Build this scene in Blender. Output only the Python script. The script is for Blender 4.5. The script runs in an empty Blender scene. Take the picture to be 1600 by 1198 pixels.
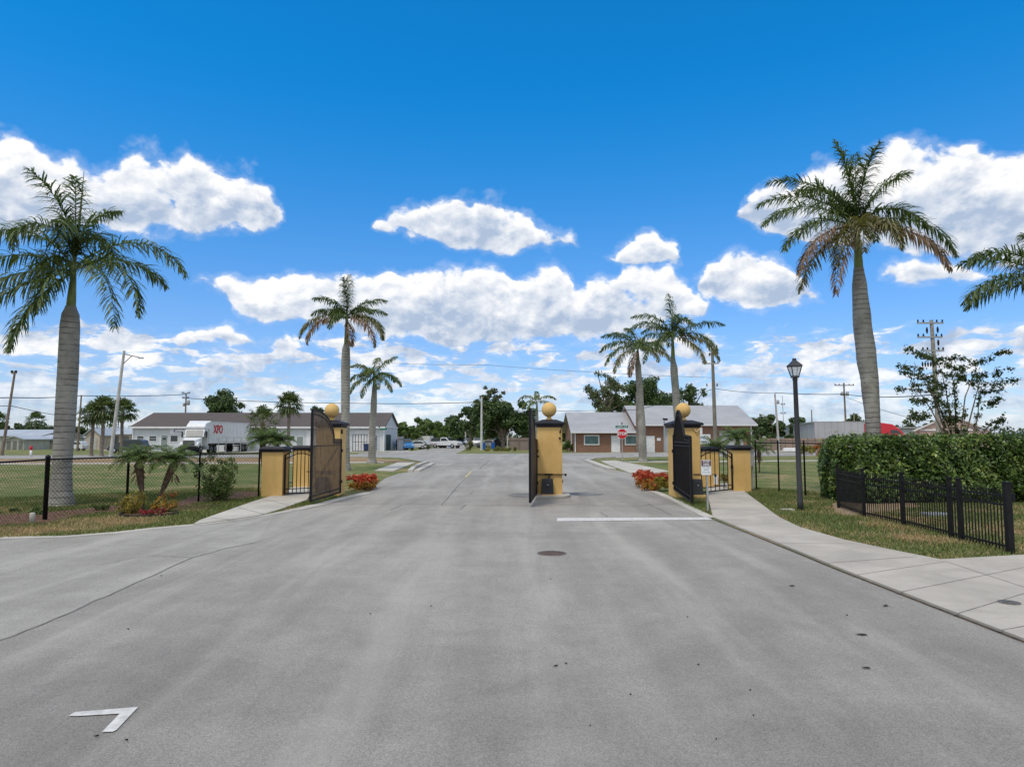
import bpy, math, random
import numpy as np
from mathutils import Vector, Matrix
R = math.radians
scene = bpy.context.scene
COL = scene.collection
# ------------------------------------------------------------------ camera
F_PX, PW, PH, CAMH, HOR = 1066.67, 1600.0, 1198.0, 2.1, 682.0
PITCH = math.atan((HOR - PH / 2) / F_PX)
cam_data = bpy.data.cameras.new('camera')
cam_data.sensor_width = 36.0
cam_data.lens = 24.0
cam_data.clip_start = 0.05
cam_data.clip_end = 6000
cam = bpy.data.objects.new('camera', cam_data)
COL.objects.link(cam)
cam.location = (0, 0, CAMH)
cam.rotation_euler = (R(90) + PITCH, 0, 0)
scene.camera = cam
scene.render.resolution_x = 1024
scene.render.resolution_y = 766
scene.view_settings.view_transform = 'Standard'
scene.view_settings.look = 'None'
scene.view_settings.gamma = 1
scene.view_settings.exposure = 0.42
# ------------------------------------------------------------------ sun
SUN_EL, SUN_AZ = 62.0, 215.0      # azimuth clockwise from +Y (behind the camera, to the left)
sun_data = bpy.data.lights.new('sun', 'SUN')
sun_data.energy = 1.5
sun_data.angle = R(10)
sun_data.color = (1.0, 0.92, 0.80)
sun = bpy.data.objects.new('sun', sun_data)
COL.objects.link(sun)
sd = Vector((math.sin(R(SUN_AZ)) * math.cos(R(SUN_EL)), math.cos(R(SUN_AZ)) * math.cos(R(SUN_EL)), math.sin(R(SUN_EL))))
sun.rotation_euler = sd.to_track_quat('Z', 'Y').to_euler()
sun.location = sd * 60
# ------------------------------------------------------------------ geometry helpers
def ray(px, py):
    u = (px - PW / 2) / F_PX
    v = (PH / 2 - py) / F_PX
    c, s = math.cos(PITCH), math.sin(PITCH)
    return Vector((u, c - s * v, s + c * v))
def G(px, py, z=0.0):
    d = ray(px, py)
    t = (z - CAMH) / d.z
    return Vector((d.x * t, d.y * t, z))
def at(px, py, Y):
    d = ray(px, py)
    t = Y / d.y
    return Vector((d.x * t, Y, CAMH + d.z * t))
def azel(px, py):
    d = ray(px, py).normalized()
    return math.atan2(d.x, d.y), math.asin(d.z)
# ------------------------------------------------------------------ world: sky with clouds
world = bpy.data.worlds.new('World')
scene.world = world
world.use_nodes = True
wt = world.node_tree
wt.nodes.clear()
class NT:
    def __init__(s, tree): s.t = tree
    def n(s, kind, **kw):
        nd = s.t.nodes.new(kind)
        for k, v in kw.items(): setattr(nd, k, v)
        return nd
    def put(s, sock, v):
        if v is None: return
        if isinstance(v, bpy.types.NodeSocket): s.t.links.new(v, sock)
        else: sock.default_value = v
    def m(s, op, a, b=None, c=None, clamp=False):
        nd = s.n('ShaderNodeMath', operation=op, use_clamp=clamp)
        s.put(nd.inputs[0], a); s.put(nd.inputs[1], b)
        if c is not None: s.put(nd.inputs[2], c)
        return nd.outputs[0]
    def v(s, op, a, b=None, c=None):
        nd = s.n('ShaderNodeVectorMath', operation=op)
        s.put(nd.inputs[0], a); s.put(nd.inputs[1], b)
        if c is not None: s.put(nd.inputs[2], c)
        return nd.outputs['Value'] if op in ('LENGTH', 'DOT_PRODUCT') else nd.outputs[0]
    def ss(s, x, lo, hi):
        nd = s.n('ShaderNodeMapRange', interpolation_type='SMOOTHSTEP')
        s.put(nd.inputs['Value'], x); nd.inputs['From Min'].default_value = lo; nd.inputs['From Max'].default_value = hi
        return nd.outputs[0]
    def mix(s, f, a, b, blend='MIX'):
        nd = s.n('ShaderNodeMix', data_type='RGBA', blend_type=blend)
        s.put(nd.inputs[0], f); s.put(nd.inputs[6], a); s.put(nd.inputs[7], b)
        return nd.outputs[2]
    def noise(s, vec, scale, detail=6, rough=0.55, dist=0.0, out=0):
        nd = s.n('ShaderNodeTexNoise')
        s.put(nd.inputs['Vector'], vec)
        nd.inputs['Scale'].default_value = scale; nd.inputs['Detail'].default_value = detail
        nd.inputs['Roughness'].default_value = rough; nd.inputs['Distortion'].default_value = dist
        return nd.outputs[out]
# cloud rows: outline of the tops and of the flat bases, read as bearings
GAP = None
ROWS = [
 ([(-500,250),(-300,215),(-100,240),(0,222),(50,230),(95,250),(110,243),(135,264),(160,262),(200,245),(225,236),(260,248),(290,246),(330,270),(352,280),(380,266),(400,270),(425,305),(440,332),(449,352),(470,420),
   (1140,420),(1160,332),(1185,298),(1215,278),(1240,296),(1262,268),(1300,256),(1335,250),(1365,228),(1400,228),(1440,240),(1465,229),(1515,226),(1560,244),(1600,233),(1700,235),(1900,260),(2100,300)],
  [(-500,380),(-300,375),(-100,372),(0,368),(100,362),(200,361),(300,363),(400,358),(440,348),(449,340),(470,330),
   (1140,325),(1160,340),(1190,366),(1230,382),(1300,378),(1400,392),(1500,402),(1600,404),(1700,390),(2100,380)], 15, 7),
 ([(540,420),(583,352),(600,336),(625,328),(660,320),(700,318),(740,311),(785,309),(812,322),(838,352),(848,362),(870,361),(900,372),(915,400),(935,402),(958,404),(975,386),(990,374),(1012,367),(1035,374),(1060,384),(1070,402),(1078,440),
   (1088,445),(1097,424),(1112,406),(1150,394),(1190,391),(1225,402),(1245,432),(1270,452),(1292,468),(1310,500),(1350,460),(1370,430),(1395,410),(1450,405),(1510,404),(1545,428),(1570,460)],
  [(540,330),(583,344),(610,362),(640,374),(700,388),(760,394),(810,392),(860,386),(905,382),(915,380),(935,395),(958,410),(1000,413),(1050,410),(1070,404),(1078,400),
   (1088,440),(1100,462),(1130,478),(1200,484),(1270,482),(1292,474),(1310,460),(1350,420),(1370,442),(1420,448),(1500,446),(1545,436),(1570,420)], 12, 6),
 ([(260,480),(300,440),(320,430),(350,427),(420,432),(480,427),(540,430),(580,433),(610,421),(630,441),(668,426),(690,416),(740,414),(788,418),(800,437),(830,427),(860,419),(890,430),(905,452),(940,440),(962,438),(970,415),(1010,409),(1050,418),(1075,436),(1095,456),(1110,490)],
  [(260,430),(300,443),(330,452),(362,470),(372,496),(450,502),(520,512),(600,528),(700,536),(850,534),(950,526),(1050,512),(1090,500),(1110,480)], 14, 8),
 ([(250,570),(278,530),(300,514),(322,512),(350,504),(378,514),(404,530),(430,570)], [(250,500),(278,536),(340,541),(404,537),(430,500)], 9, 5)]
grp = bpy.data.node_groups.new('cloud_field', 'ShaderNodeTree')
grp.interface.new_socket('AE', in_out='INPUT', socket_type='NodeSocketVector')
grp.interface.new_socket('D', in_out='OUTPUT', socket_type='NodeSocketFloat')
grp.interface.new_socket('H', in_out='OUTPUT', socket_type='NodeSocketFloat')
g = NT(grp)
gi = g.n('NodeGroupInput'); go = g.n('NodeGroupOutput')
AE = gi.outputs[0]
n3 = g.noise(AE, 22.0, 2, 0.5, 0, 1)
W = g.v('ADD', AE, g.v('MULTIPLY', g.v('SUBTRACT', n3, (0.5, 0.5, 0.5)), (0.045, 0.030, 0)))
sep = g.n('ShaderNodeSeparateXYZ'); g.put(sep.inputs[0], W)
az = sep.outputs[0]; el = sep.outputs[1]
AZ0, AZ1, EL0, EL1 = -0.95, 0.95, 0.0, 0.5
azn = g.m('DIVIDE', g.m('SUBTRACT', az, AZ0), AZ1 - AZ0)
def curve(pts):
    nd = g.n('ShaderNodeFloatCurve'); c = nd.mapping.curves[0]
    P = []
    for (x, y) in pts:
        a, e = azel(x, y)
        P.append(((a - AZ0) / (AZ1 - AZ0), (e - EL0) / (EL1 - EL0)))
    P = [p for p in P if 0 <= p[0] <= 1]
    while len(c.points) < len(P): c.points.new(0.5, 0.5)
    for p, q in zip(c.points, P): p.location = q; p.handle_type = 'AUTO_CLAMPED' if False else 'VECTOR'
    nd.mapping.use_clip = False; nd.mapping.update()
    g.put(nd.inputs['Value'], azn)
    return g.m('MULTIPLY_ADD', nd.outputs[0], EL1 - EL0, EL0)
def voro(t, vec, scale):
    nd = t.n('ShaderNodeTexVoronoi'); nd.feature = 'F1'; t.put(nd.inputs['Vector'], vec); nd.inputs['Scale'].default_value = scale
    nd.inputs['Detail'].default_value = 2.0; nd.inputs['Roughness'].default_value = 0.55; nd.inputs['Lacunarity'].default_value = 2.2; nd.normalize = True
    return t.m('SUBTRACT', 0.36, nd.outputs['Distance'])
AEs = g.v('MULTIPLY', AE, (1.0, 1.35, 1.0))
fb = g.noise(AEs, 13.0, 7, 0.58, 0.2)
AEw = g.v('ADD', AEs, g.v('MULTIPLY', g.v('SUBTRACT', g.noise(AEs, 30.0, 3, 0.5, 0, 1), (0.5, 0.5, 0.5)), (0.035, 0.035, 0)))
lobes = voro(g, AEw, 26.0)
fbc = g.m('ADD', g.m('MULTIPLY', g.m('SUBTRACT', fb, 0.5), 0.75), g.m('MULTIPLY', lobes, 0.42))
Dall = None; Hall = None
for (tp, bt, st, sb) in ROWS:
    T = curve(tp); B = curve(bt)
    dt = g.m('MULTIPLY', g.m('SUBTRACT', T, el), F_PX / st); db = g.m('MULTIPLY', g.m('SUBTRACT', el, B), F_PX / (sb * 1.6))
    d = g.m('MINIMUM', g.m('MINIMUM', dt, db), 1.6)
    d = g.m('ADD', g.m('MULTIPLY', d, 0.40), g.m('MULTIPLY', fbc, 2.9))
    h = g.m('DIVIDE', g.m('SUBTRACT', el, B), g.m('MAXIMUM', g.m('SUBTRACT', T, B), 0.01))
    if Dall is None: Dall, Hall = d, h
    else:
        sel = g.m('GREATER_THAN', d, Dall)
        mixn = g.n('ShaderNodeMix', data_type='FLOAT'); g.put(mixn.inputs[0], sel); g.put(mixn.inputs[2], Hall); g.put(mixn.inputs[3], h)
        Hall = mixn.outputs[0]; Dall = g.m('MAXIMUM', Dall, d)
inside = g.m('LESS_THAN', g.m('ABSOLUTE', az), 0.94)
Dall = g.m('SUBTRACT', Dall, g.m('MULTIPLY', g.m('SUBTRACT', 1.0, inside), 9.0))
# small broken clouds low over the horizon
sep0 = g.n('ShaderNodeSeparateXYZ'); g.put(sep0.inputs[0], AE); el0 = sep0.outputs[1]; az0 = sep0.outputs[0]
lg = g.m('LOGARITHM', g.m('ADD', g.m('MAXIMUM', el0, 0.0), 0.05), 2.718)
cz = g.n('ShaderNodeCombineXYZ'); g.put(cz.inputs[0], g.m('MULTIPLY', az0, 18.0)); g.put(cz.inputs[1], g.m('MULTIPLY', lg, 8.0)); g.put(cz.inputs[2], 3.7)
low = g.noise(cz.outputs[0], 1.0, 6, 0.60, 0.35)
lowmask = g.m('SUBTRACT', 1.0, g.ss(el0, 0.125, 0.185))
lowd = g.m('SUBTRACT', g.m('MULTIPLY_ADD', g.m('SUBTRACT', low, 0.435), 3.6, g.m('MULTIPLY', g.m('SUBTRACT', 1.0, g.ss(el0, 0.0, 0.10)), 0.25)), g.m('MULTIPLY', g.m('SUBTRACT', 1.0, lowmask), 2.2))
sel = g.m('GREATER_THAN', lowd, Dall)
mixn = g.n('ShaderNodeMix', data_type='FLOAT'); g.put(mixn.inputs[0], sel); g.put(mixn.inputs[2], Hall); g.put(mixn.inputs[3], g.m('MULTIPLY_ADD', g.m('SUBTRACT', low, 0.45), 2.6, 0.16))
Hall = mixn.outputs[0]; Dall = g.m('MAXIMUM', Dall, lowd)
# unseen cloud sheet overhead and behind the viewer, added to soften and neutralise the light
far = g.m('MAXIMUM', g.ss(g.m('ABSOLUTE', az0), 0.95, 1.35), g.ss(el0, 0.66, 0.9))
Dall = g.m('MAXIMUM', Dall, g.m('ADD', g.m('MULTIPLY', far, 1.1), g.m('MULTIPLY_ADD', fbc, 1.6, -0.75)))
g.put(go.inputs[0], Dall); g.put(go.inputs[1], Hall)

SKY_LOW = (0.68, 0.80, 1.12, 1); SKY_HIGH = (0.045, 0.93, 1.48, 1)
w = NT(wt)
tc = w.n('ShaderNodeTexCoord')
dirn = w.v('NORMALIZE', tc.outputs['Generated'])
sp = w.n('ShaderNodeSeparateXYZ'); w.put(sp.inputs[0], dirn)
azs = w.m('ARCTAN2', sp.outputs[0], sp.outputs[1])
els = w.m('ARCSINE', sp.outputs[2])
cmb = w.n('ShaderNodeCombineXYZ'); w.put(cmb.inputs[0], azs); w.put(cmb.inputs[1], els)
gn = w.n('ShaderNodeGroup'); gn.node_tree = grp; w.put(gn.inputs[0], cmb.outputs[0])
D0, H0 = gn.outputs[0], gn.outputs[1]
e0 = w.v('MULTIPLY', cmb.outputs[0], (1.0, 1.35, 1.0))
def relief(vec):
    ww_ = w.v('ADD', vec, w.v('MULTIPLY', w.v('SUBTRACT', w.noise(vec, 30.0, 3, 0.5, 0, 1), (0.5, 0.5, 0.5)), (0.035, 0.035, 0)))
    return w.m('ADD', w.m('MULTIPLY', w.noise(vec, 13.0, 6, 0.58, 0.2), 0.6), w.m('MULTIPLY', voro(w, ww_, 26.0), 0.26))
fa = relief(e0); fb_ = relief(w.v('ADD', e0, (-0.006, 0.014, 0)))
emb = w.m('SUBTRACT', fa, fb_)
alpha = w.m('MAXIMUM', w.ss(D0, 0.0, 0.36), w.m('MULTIPLY', w.ss(D0, -0.30, 0.25), 0.22))
thick = w.ss(D0, 0.15, 0.9)
big = w.noise(e0, 7.0, 3, 0.5)
hh = w.ss(w.m('ADD', H0, w.m('MULTIPLY', w.m('SUBTRACT', big, 0.5), 2.2)), 0.12, 0.98)
shade = w.m('ADD', w.m('MULTIPLY', hh, 0.78), w.m('MULTIPLY_ADD', emb, 5.2, 0.06))
shade = w.m('ADD', shade, w.m('MULTIPLY', w.m('SUBTRACT', 1.0, thick), 0.30), clamp=True)
sky = w.n('ShaderNodeTexSky', sky_type='NISHITA')
sky.sun_disc = False
sky.sun_elevation = R(SUN_EL); sky.sun_rotation = R(SUN_AZ)
sky.air_density = 1.0; sky.dust_density = 0.3; sky.ozone_density = 2.0
tint = w.mix(w.ss(els, 0.0, 0.52), SKY_LOW, SKY_HIGH)
skyc = w.mix(1.0, sky.outputs[0], tint, 'MULTIPLY')
K = 8.1
cl = w.mix(shade, (0.41 * K, 0.505 * K, 0.66 * K, 1), (1.0 * K, 0.99 * K, 0.98 * K, 1))
final = w.mix(w.m('MULTIPLY', alpha, w.m('MULTIPLY_ADD', w.ss(els, 0.0, 0.14), 0.40, 0.58)), skyc, cl)
bg = w.n('ShaderNodeBackground'); bg.inputs['Strength'].default_value = 0.1
w.put(bg.inputs['Color'], final)
wo = w.n('ShaderNodeOutputWorld'); w.put(wo.inputs[0], bg.outputs[0])

# ------------------------------------------------------------------ materials
MATS = {}
def mat(name, col, rough=0.8, var=0.12, scale=3.0, bump=0.0, bscale=None, metal=0.0, spec=0.3, island=0.0, trans=0.0, alpha=None, col2=None, detail=4):
    if name in MATS: return MATS[name]
    m = bpy.data.materials.new(name); m.use_nodes = True
    t = NT(m.node_tree); b = m.node_tree.nodes['Principled BSDF']; out = m.node_tree.nodes['Material Output']
    c = (*col, 1)
    tcn = t.n('ShaderNodeTexCoord')
    colour = None
    if var > 0 or col2:
        nz = t.noise(tcn.outputs['Object'], scale, detail, 0.6)
        lo = tuple(max(0, x * (1 - var)) for x in col) + (1,); hi = tuple(min(1, x * (1 + var)) for x in col) + (1,)
        if col2: lo, hi = c, (*col2, 1)
        colour = t.mix(t.ss(nz, 0.35, 0.65), lo, hi)
    if island > 0:
        ge = t.n('ShaderNodeNewGeometry')
        ri = ge.outputs['Random Per Island']
        fac = t.m('MULTIPLY_ADD', ri, 2 * island, 1 - island)
        cc = colour if colour is not None else c
        colour = t.v('SCALE', cc, None) if False else None
        nd = t.n('ShaderNodeVectorMath', operation='SCALE'); t.put(nd.inputs[0], cc if isinstance(cc, bpy.types.NodeSocket) else c[:3]); t.put(nd.inputs[3], fac)
        colour = nd.outputs[0]
    if colour is not None: t.put(b.inputs['Base Color'], colour)
    else: b.inputs['Base Color'].default_value = c
    b.inputs['Roughness'].default_value = rough; b.inputs['Metallic'].default_value = metal
    b.inputs['Specular IOR Level'].default_value = spec
    if bump > 0:
        bn = t.noise(tcn.outputs['Object'], bscale or scale * 6, 5, 0.6)
        bp = t.n('ShaderNodeBump'); bp.inputs['Strength'].default_value = bump; bp.inputs['Distance'].default_value = 0.02
        t.put(bp.inputs['Height'], bn); t.put(b.inputs['Normal'], bp.outputs[0])
    sh = b.outputs[0]
    if trans > 0:
        tr = t.n('ShaderNodeBsdfTranslucent')
        if colour is not None: t.put(tr.inputs[0], t.mix(1.0, colour, (1.5, 1.6, 0.7, 1), 'MULTIPLY'))
        mx = t.n('ShaderNodeMixShader'); mx.inputs[0].default_value = trans
        t.put(mx.inputs[1], sh); t.put(mx.inputs[2], tr.outputs[0]); sh = mx.outputs[0]
    if alpha is not None:
        tp = t.n('ShaderNodeBsdfTransparent'); mx = t.n('ShaderNodeMixShader'); mx.inputs[0].default_value = alpha
        t.put(mx.inputs[1], tp.outputs[0]); t.put(mx.inputs[2], sh); sh = mx.outputs[0]
    t.put(out.inputs[0], sh)
    MATS[name] = m
    return m
def mat_nodes(name):
    m = bpy.data.materials.new(name); m.use_nodes = True
    t = NT(m.node_tree); b = m.node_tree.nodes['Principled BSDF']
    tcn = t.n('ShaderNodeTexCoord'); MATS[name] = m
    return m, t, b, tcn.outputs['Object']
# asphalt
def asphalt(name, c0, c1, stain=1.0, vignette=False):
    m, t, b, O = mat_nodes(name)
    Ow = t.n('ShaderNodeNewGeometry').outputs['Position']
    big = t.noise(Ow, 0.16, 5, 0.6, 0.6)
    strm = t.n('ShaderNodeMapping'); strm.inputs['Scale'].default_value = (1.1, 0.10, 1); strm.inputs['Rotation'].default_value = (0, 0, R(6)); t.put(strm.inputs[0], Ow)
    streak = t.noise(strm.outputs[0], 1.0, 5, 0.6, 0.4)
    med = t.noise(Ow, 1.7, 6, 0.65, 0.5)
    fine = t.noise(Ow, 105, 3, 0.75)
    f = t.m('ADD', t.m('MULTIPLY', big, 0.5), t.m('ADD', t.m('MULTIPLY', streak, 0.45), t.m('MULTIPLY', med, 0.25)))
    col = t.mix(t.ss(f, 0.46, 0.76), (*c0, 1), (*c1, 1))
    if vignette:      # vignetting and view-angle darkening painted into the colour, strongest near the camera
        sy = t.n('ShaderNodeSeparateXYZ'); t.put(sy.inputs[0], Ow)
        vig_fade = t.ss(t.m('ADD', sy.outputs[1], t.m('MULTIPLY', t.m('SUBTRACT', big, 0.5), 14.0)), 3.5, 13.0)
        col = t.mix(vig_fade, t.mix(1.0, col, (0.80, 0.80, 0.81, 1), 'MULTIPLY'), col)
    vo = t.n('ShaderNodeTexVoronoi'); vo.inputs['Scale'].default_value = 105; t.put(vo.inputs['Vector'], Ow)
    sc1 = t.n('ShaderNodeSeparateColor'); t.put(sc1.inputs[0], vo.outputs['Color'])
    speck = t.m('ADD', t.m('MULTIPLY', t.ss(fine, 0.3, 0.7), 0.42), t.m('MULTIPLY', sc1.outputs[0], 0.42))
    col = t.mix(1.0, col, t.mix(speck, (0.50, 0.50, 0.50, 1), (1.50, 1.50, 1.50, 1)), 'MULTIPLY')
    # oil spots and dark patches of their own shape
    st = t.noise(Ow, 0.55, 6, 0.62, 0.8)
    col = t.mix(t.m('MULTIPLY', t.ss(st, 0.60, 0.74), 0.13 * stain), col, (0.12, 0.115, 0.11, 1))
    # paler scuffed wheel paths along the lanes
    px_ = t.n('ShaderNodeSeparateXYZ'); t.put(px_.inputs[0], Ow)
    wob = t.m('ADD', px_.outputs[0], t.m('MULTIPLY', t.m('SUBTRACT', big, 0.5), 1.2))
    path = t.ss(t.m('SINE', t.m('MULTIPLY', wob, 3.6)), 0.35, 1.0)
    col = t.mix(t.m('MULTIPLY', t.m('MULTIPLY', path, t.ss(streak, 0.42, 0.66)), 0.35), col, (0.47, 0.445, 0.40, 1))
    b.inputs['Roughness'].default_value = 0.82; b.inputs['Specular IOR Level'].default_value = 0.35
    bp = t.n('ShaderNodeBump'); bp.inputs['Strength'].default_value = 0.5; bp.inputs['Distance'].default_value = 0.01
    t.put(bp.inputs['Height'], t.m('ADD', fine, sc1.outputs[0])); t.put(b.inputs['Normal'], bp.outputs[0])
    t.put(b.inputs['Base Color'], col)
    return m
M_ASPH = asphalt('asphalt', (0.298, 0.279, 0.248), (0.435, 0.410, 0.368), vignette=True)
M_ASPH2 = asphalt('asphalt_side', (0.30, 0.288, 0.265), (0.41, 0.395, 0.365), 0.7)
M_APRON = asphalt('apron_asphalt', (0.315, 0.298, 0.265), (0.47, 0.447, 0.405), 0.6)
def concrete(name, c, joint=0.0):
    m, t, b, O = mat_nodes(name)
    Ow = t.n('ShaderNodeNewGeometry').outputs['Position']
    n1 = t.noise(Ow, 0.7, 6, 0.65, 0.5); n2 = t.noise(Ow, 40, 4, 0.7)
    col = t.mix(t.ss(n1, 0.3, 0.72), tuple(x * 0.80 for x in c) + (1,), tuple(min(1, x * 1.1) for x in c) + (1,))
    col = t.mix(1.0, col, t.mix(n2, (0.85, 0.85, 0.85, 1), (1.15, 1.15, 1.15, 1)), 'MULTIPLY')
    rust = t.noise(Ow, 1.3, 5, 0.6, 0.4)
    col = t.mix(t.m('MULTIPLY', t.ss(rust, 0.60, 0.8), 0.25), col, (0.36, 0.28, 0.20, 1))
    t.put(b.inputs['Base Color'], col); b.inputs['Roughness'].default_value = 0.85; b.inputs['Specular IOR Level'].default_value = 0.25
    bp = t.n('ShaderNodeBump'); bp.inputs['Strength'].default_value = 0.25; bp.inputs['Distance'].default_value = 0.01
    t.put(bp.inputs['Height'], n2); t.put(b.inputs['Normal'], bp.outputs[0])
    return m
M_CONC = concrete('concrete', (0.46, 0.425, 0.37))
M_CONC_L = concrete('concrete_light', (0.52, 0.49, 0.435))
# lawn
def lawn():
    m, t, b, O = mat_nodes('lawn')
    Ow = t.n('ShaderNodeNewGeometry').outputs['Position']
    big = t.noise(Ow, 0.22, 6, 0.68, 0.8); med = t.noise(Ow, 1.4, 6, 0.7, 0.4)
    mp = t.n('ShaderNodeMapping'); mp.inputs['Scale'].default_value = (0.5, 2.6, 1); t.put(mp.inputs[0], Ow)
    strip = t.noise(mp.outputs[0], 1.0, 5, 0.7, 0.4)
    fine = t.noise(Ow, 26, 4, 0.8)
    f = t.m('ADD', t.m('MULTIPLY', big, 0.38), t.m('ADD', t.m('MULTIPLY', med, 0.37), t.m('MULTIPLY', strip, 0.25)))
    col = t.mix(t.ss(f, 0.465, 0.54), (0.125, 0.165, 0.055, 1), (0.215, 0.215, 0.095, 1))
    col = t.mix(t.ss(f, 0.515, 0.585), col, (0.34, 0.262, 0.15, 1))
    col = t.mix(1.0, col, t.mix(t.ss(fine, 0.25, 0.75), (0.48, 0.50, 0.45, 1), (1.55, 1.5, 1.5, 1)), 'MULTIPLY')
    t.put(b.inputs['Base Color'], col); b.inputs['Roughness'].default_value = 0.95; b.inputs['Specular IOR Level'].default_value = 0.1
    bp = t.n('ShaderNodeBump'); bp.inputs['Strength'].default_value = 0.9; bp.inputs['Distance'].default_value = 0.04
    t.put(bp.inputs['Height'], fine); t.put(b.inputs['Normal'], bp.outputs[0])
    return m
M_LAWN = lawn()
M_BROWN = mat('dry_verge', (0.24, 0.155, 0.085), 0.95, scale=2.0, col2=(0.36, 0.25, 0.14), bump=0.5, bscale=20, detail=8)
M_MULCH = mat('mulch', (0.075, 0.036, 0.025), 0.95, scale=9.0, col2=(0.235, 0.125, 0.080), bump=0.9, bscale=25, detail=8)
M_WHITEP = mat('road_paint', (0.68, 0.67, 0.64), 0.7, scale=9, col2=(0.50, 0.49, 0.47), detail=8)
M_YELLOWP = mat('yellow_paint', (0.62, 0.50, 0.22), 0.7, var=0.2, scale=20)
M_DARK = mat('crack', (0.165, 0.16, 0.15), 0.95, var=0.3, scale=6)
def stucco():
    m, t, b, O = mat_nodes('yellow_stucco')
    n1 = t.noise(O, 1.6, 5, 0.6, 0.3); n2 = t.noise(O, 45, 4, 0.7)
    mp = t.n('ShaderNodeMapping'); mp.inputs['Scale'].default_value = (5, 5, 0.5); t.put(mp.inputs[0], O)
    n3 = t.noise(mp.outputs[0], 1.5, 4, 0.6)
    col = t.mix(t.ss(n1, 0.3, 0.7), (0.63, 0.405, 0.135, 1), (0.72, 0.475, 0.18, 1))
    col = t.mix(t.m('MULTIPLY', t.ss(n3, 0.55, 0.75), 0.25), col, (0.42, 0.26, 0.10, 1))
    col = t.mix(1.0, col, t.mix(n2, (0.86, 0.86, 0.86, 1), (1.13, 1.13, 1.13, 1)), 'MULTIPLY')
    t.put(b.inputs['Base Color'], col); b.inputs['Roughness'].default_value = 0.85
    bp = t.n('ShaderNodeBump'); bp.inputs['Strength'].default_value = 0.5; bp.inputs['Distance'].default_value = 0.015
    t.put(bp.inputs['Height'], n2); t.put(b.inputs['Normal'], bp.outputs[0])
    return m
M_STUC = stucco()
M_BLACK = mat('black_metal', (0.010, 0.010, 0.012), 0.55, var=0.2, scale=8, metal=0.0, spec=0.22)
M_CAP = mat('cap_paint', (0.017, 0.018, 0.026), 0.55, var=0.25, scale=3, bump=0.15)
M_BOX = mat('operator_plastic', (0.045, 0.047, 0.052), 0.5, var=0.1, scale=5)
M_WHITE = mat('white_paint', (0.74, 0.75, 0.76), 0.5, var=0.05, scale=2)
M_GREY = mat('grey_metal', (0.36, 0.37, 0.38), 0.45, var=0.12, scale=4, metal=0.3)
M_WOODP = mat('pole_wood', (0.20, 0.16, 0.13), 0.9, var=0.25, scale=3, bump=0.4)
M_CPOLE = mat('pole_concrete', (0.45, 0.45, 0.43), 0.85, var=0.12, scale=2)
M_GLASS = mat('dark_glass', (0.035, 0.045, 0.05), 0.12, var=0.0, spec=0.8)
M_TYRE = mat('tyre', (0.02, 0.02, 0.021), 0.85, var=0.15, scale=9)
M_RED = mat('red_paint', (0.55, 0.02, 0.03), 0.4, var=0.06)
M_BLUEBIN = mat('blue_plastic', (0.015, 0.11, 0.42), 0.5, var=0.1)
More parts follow.
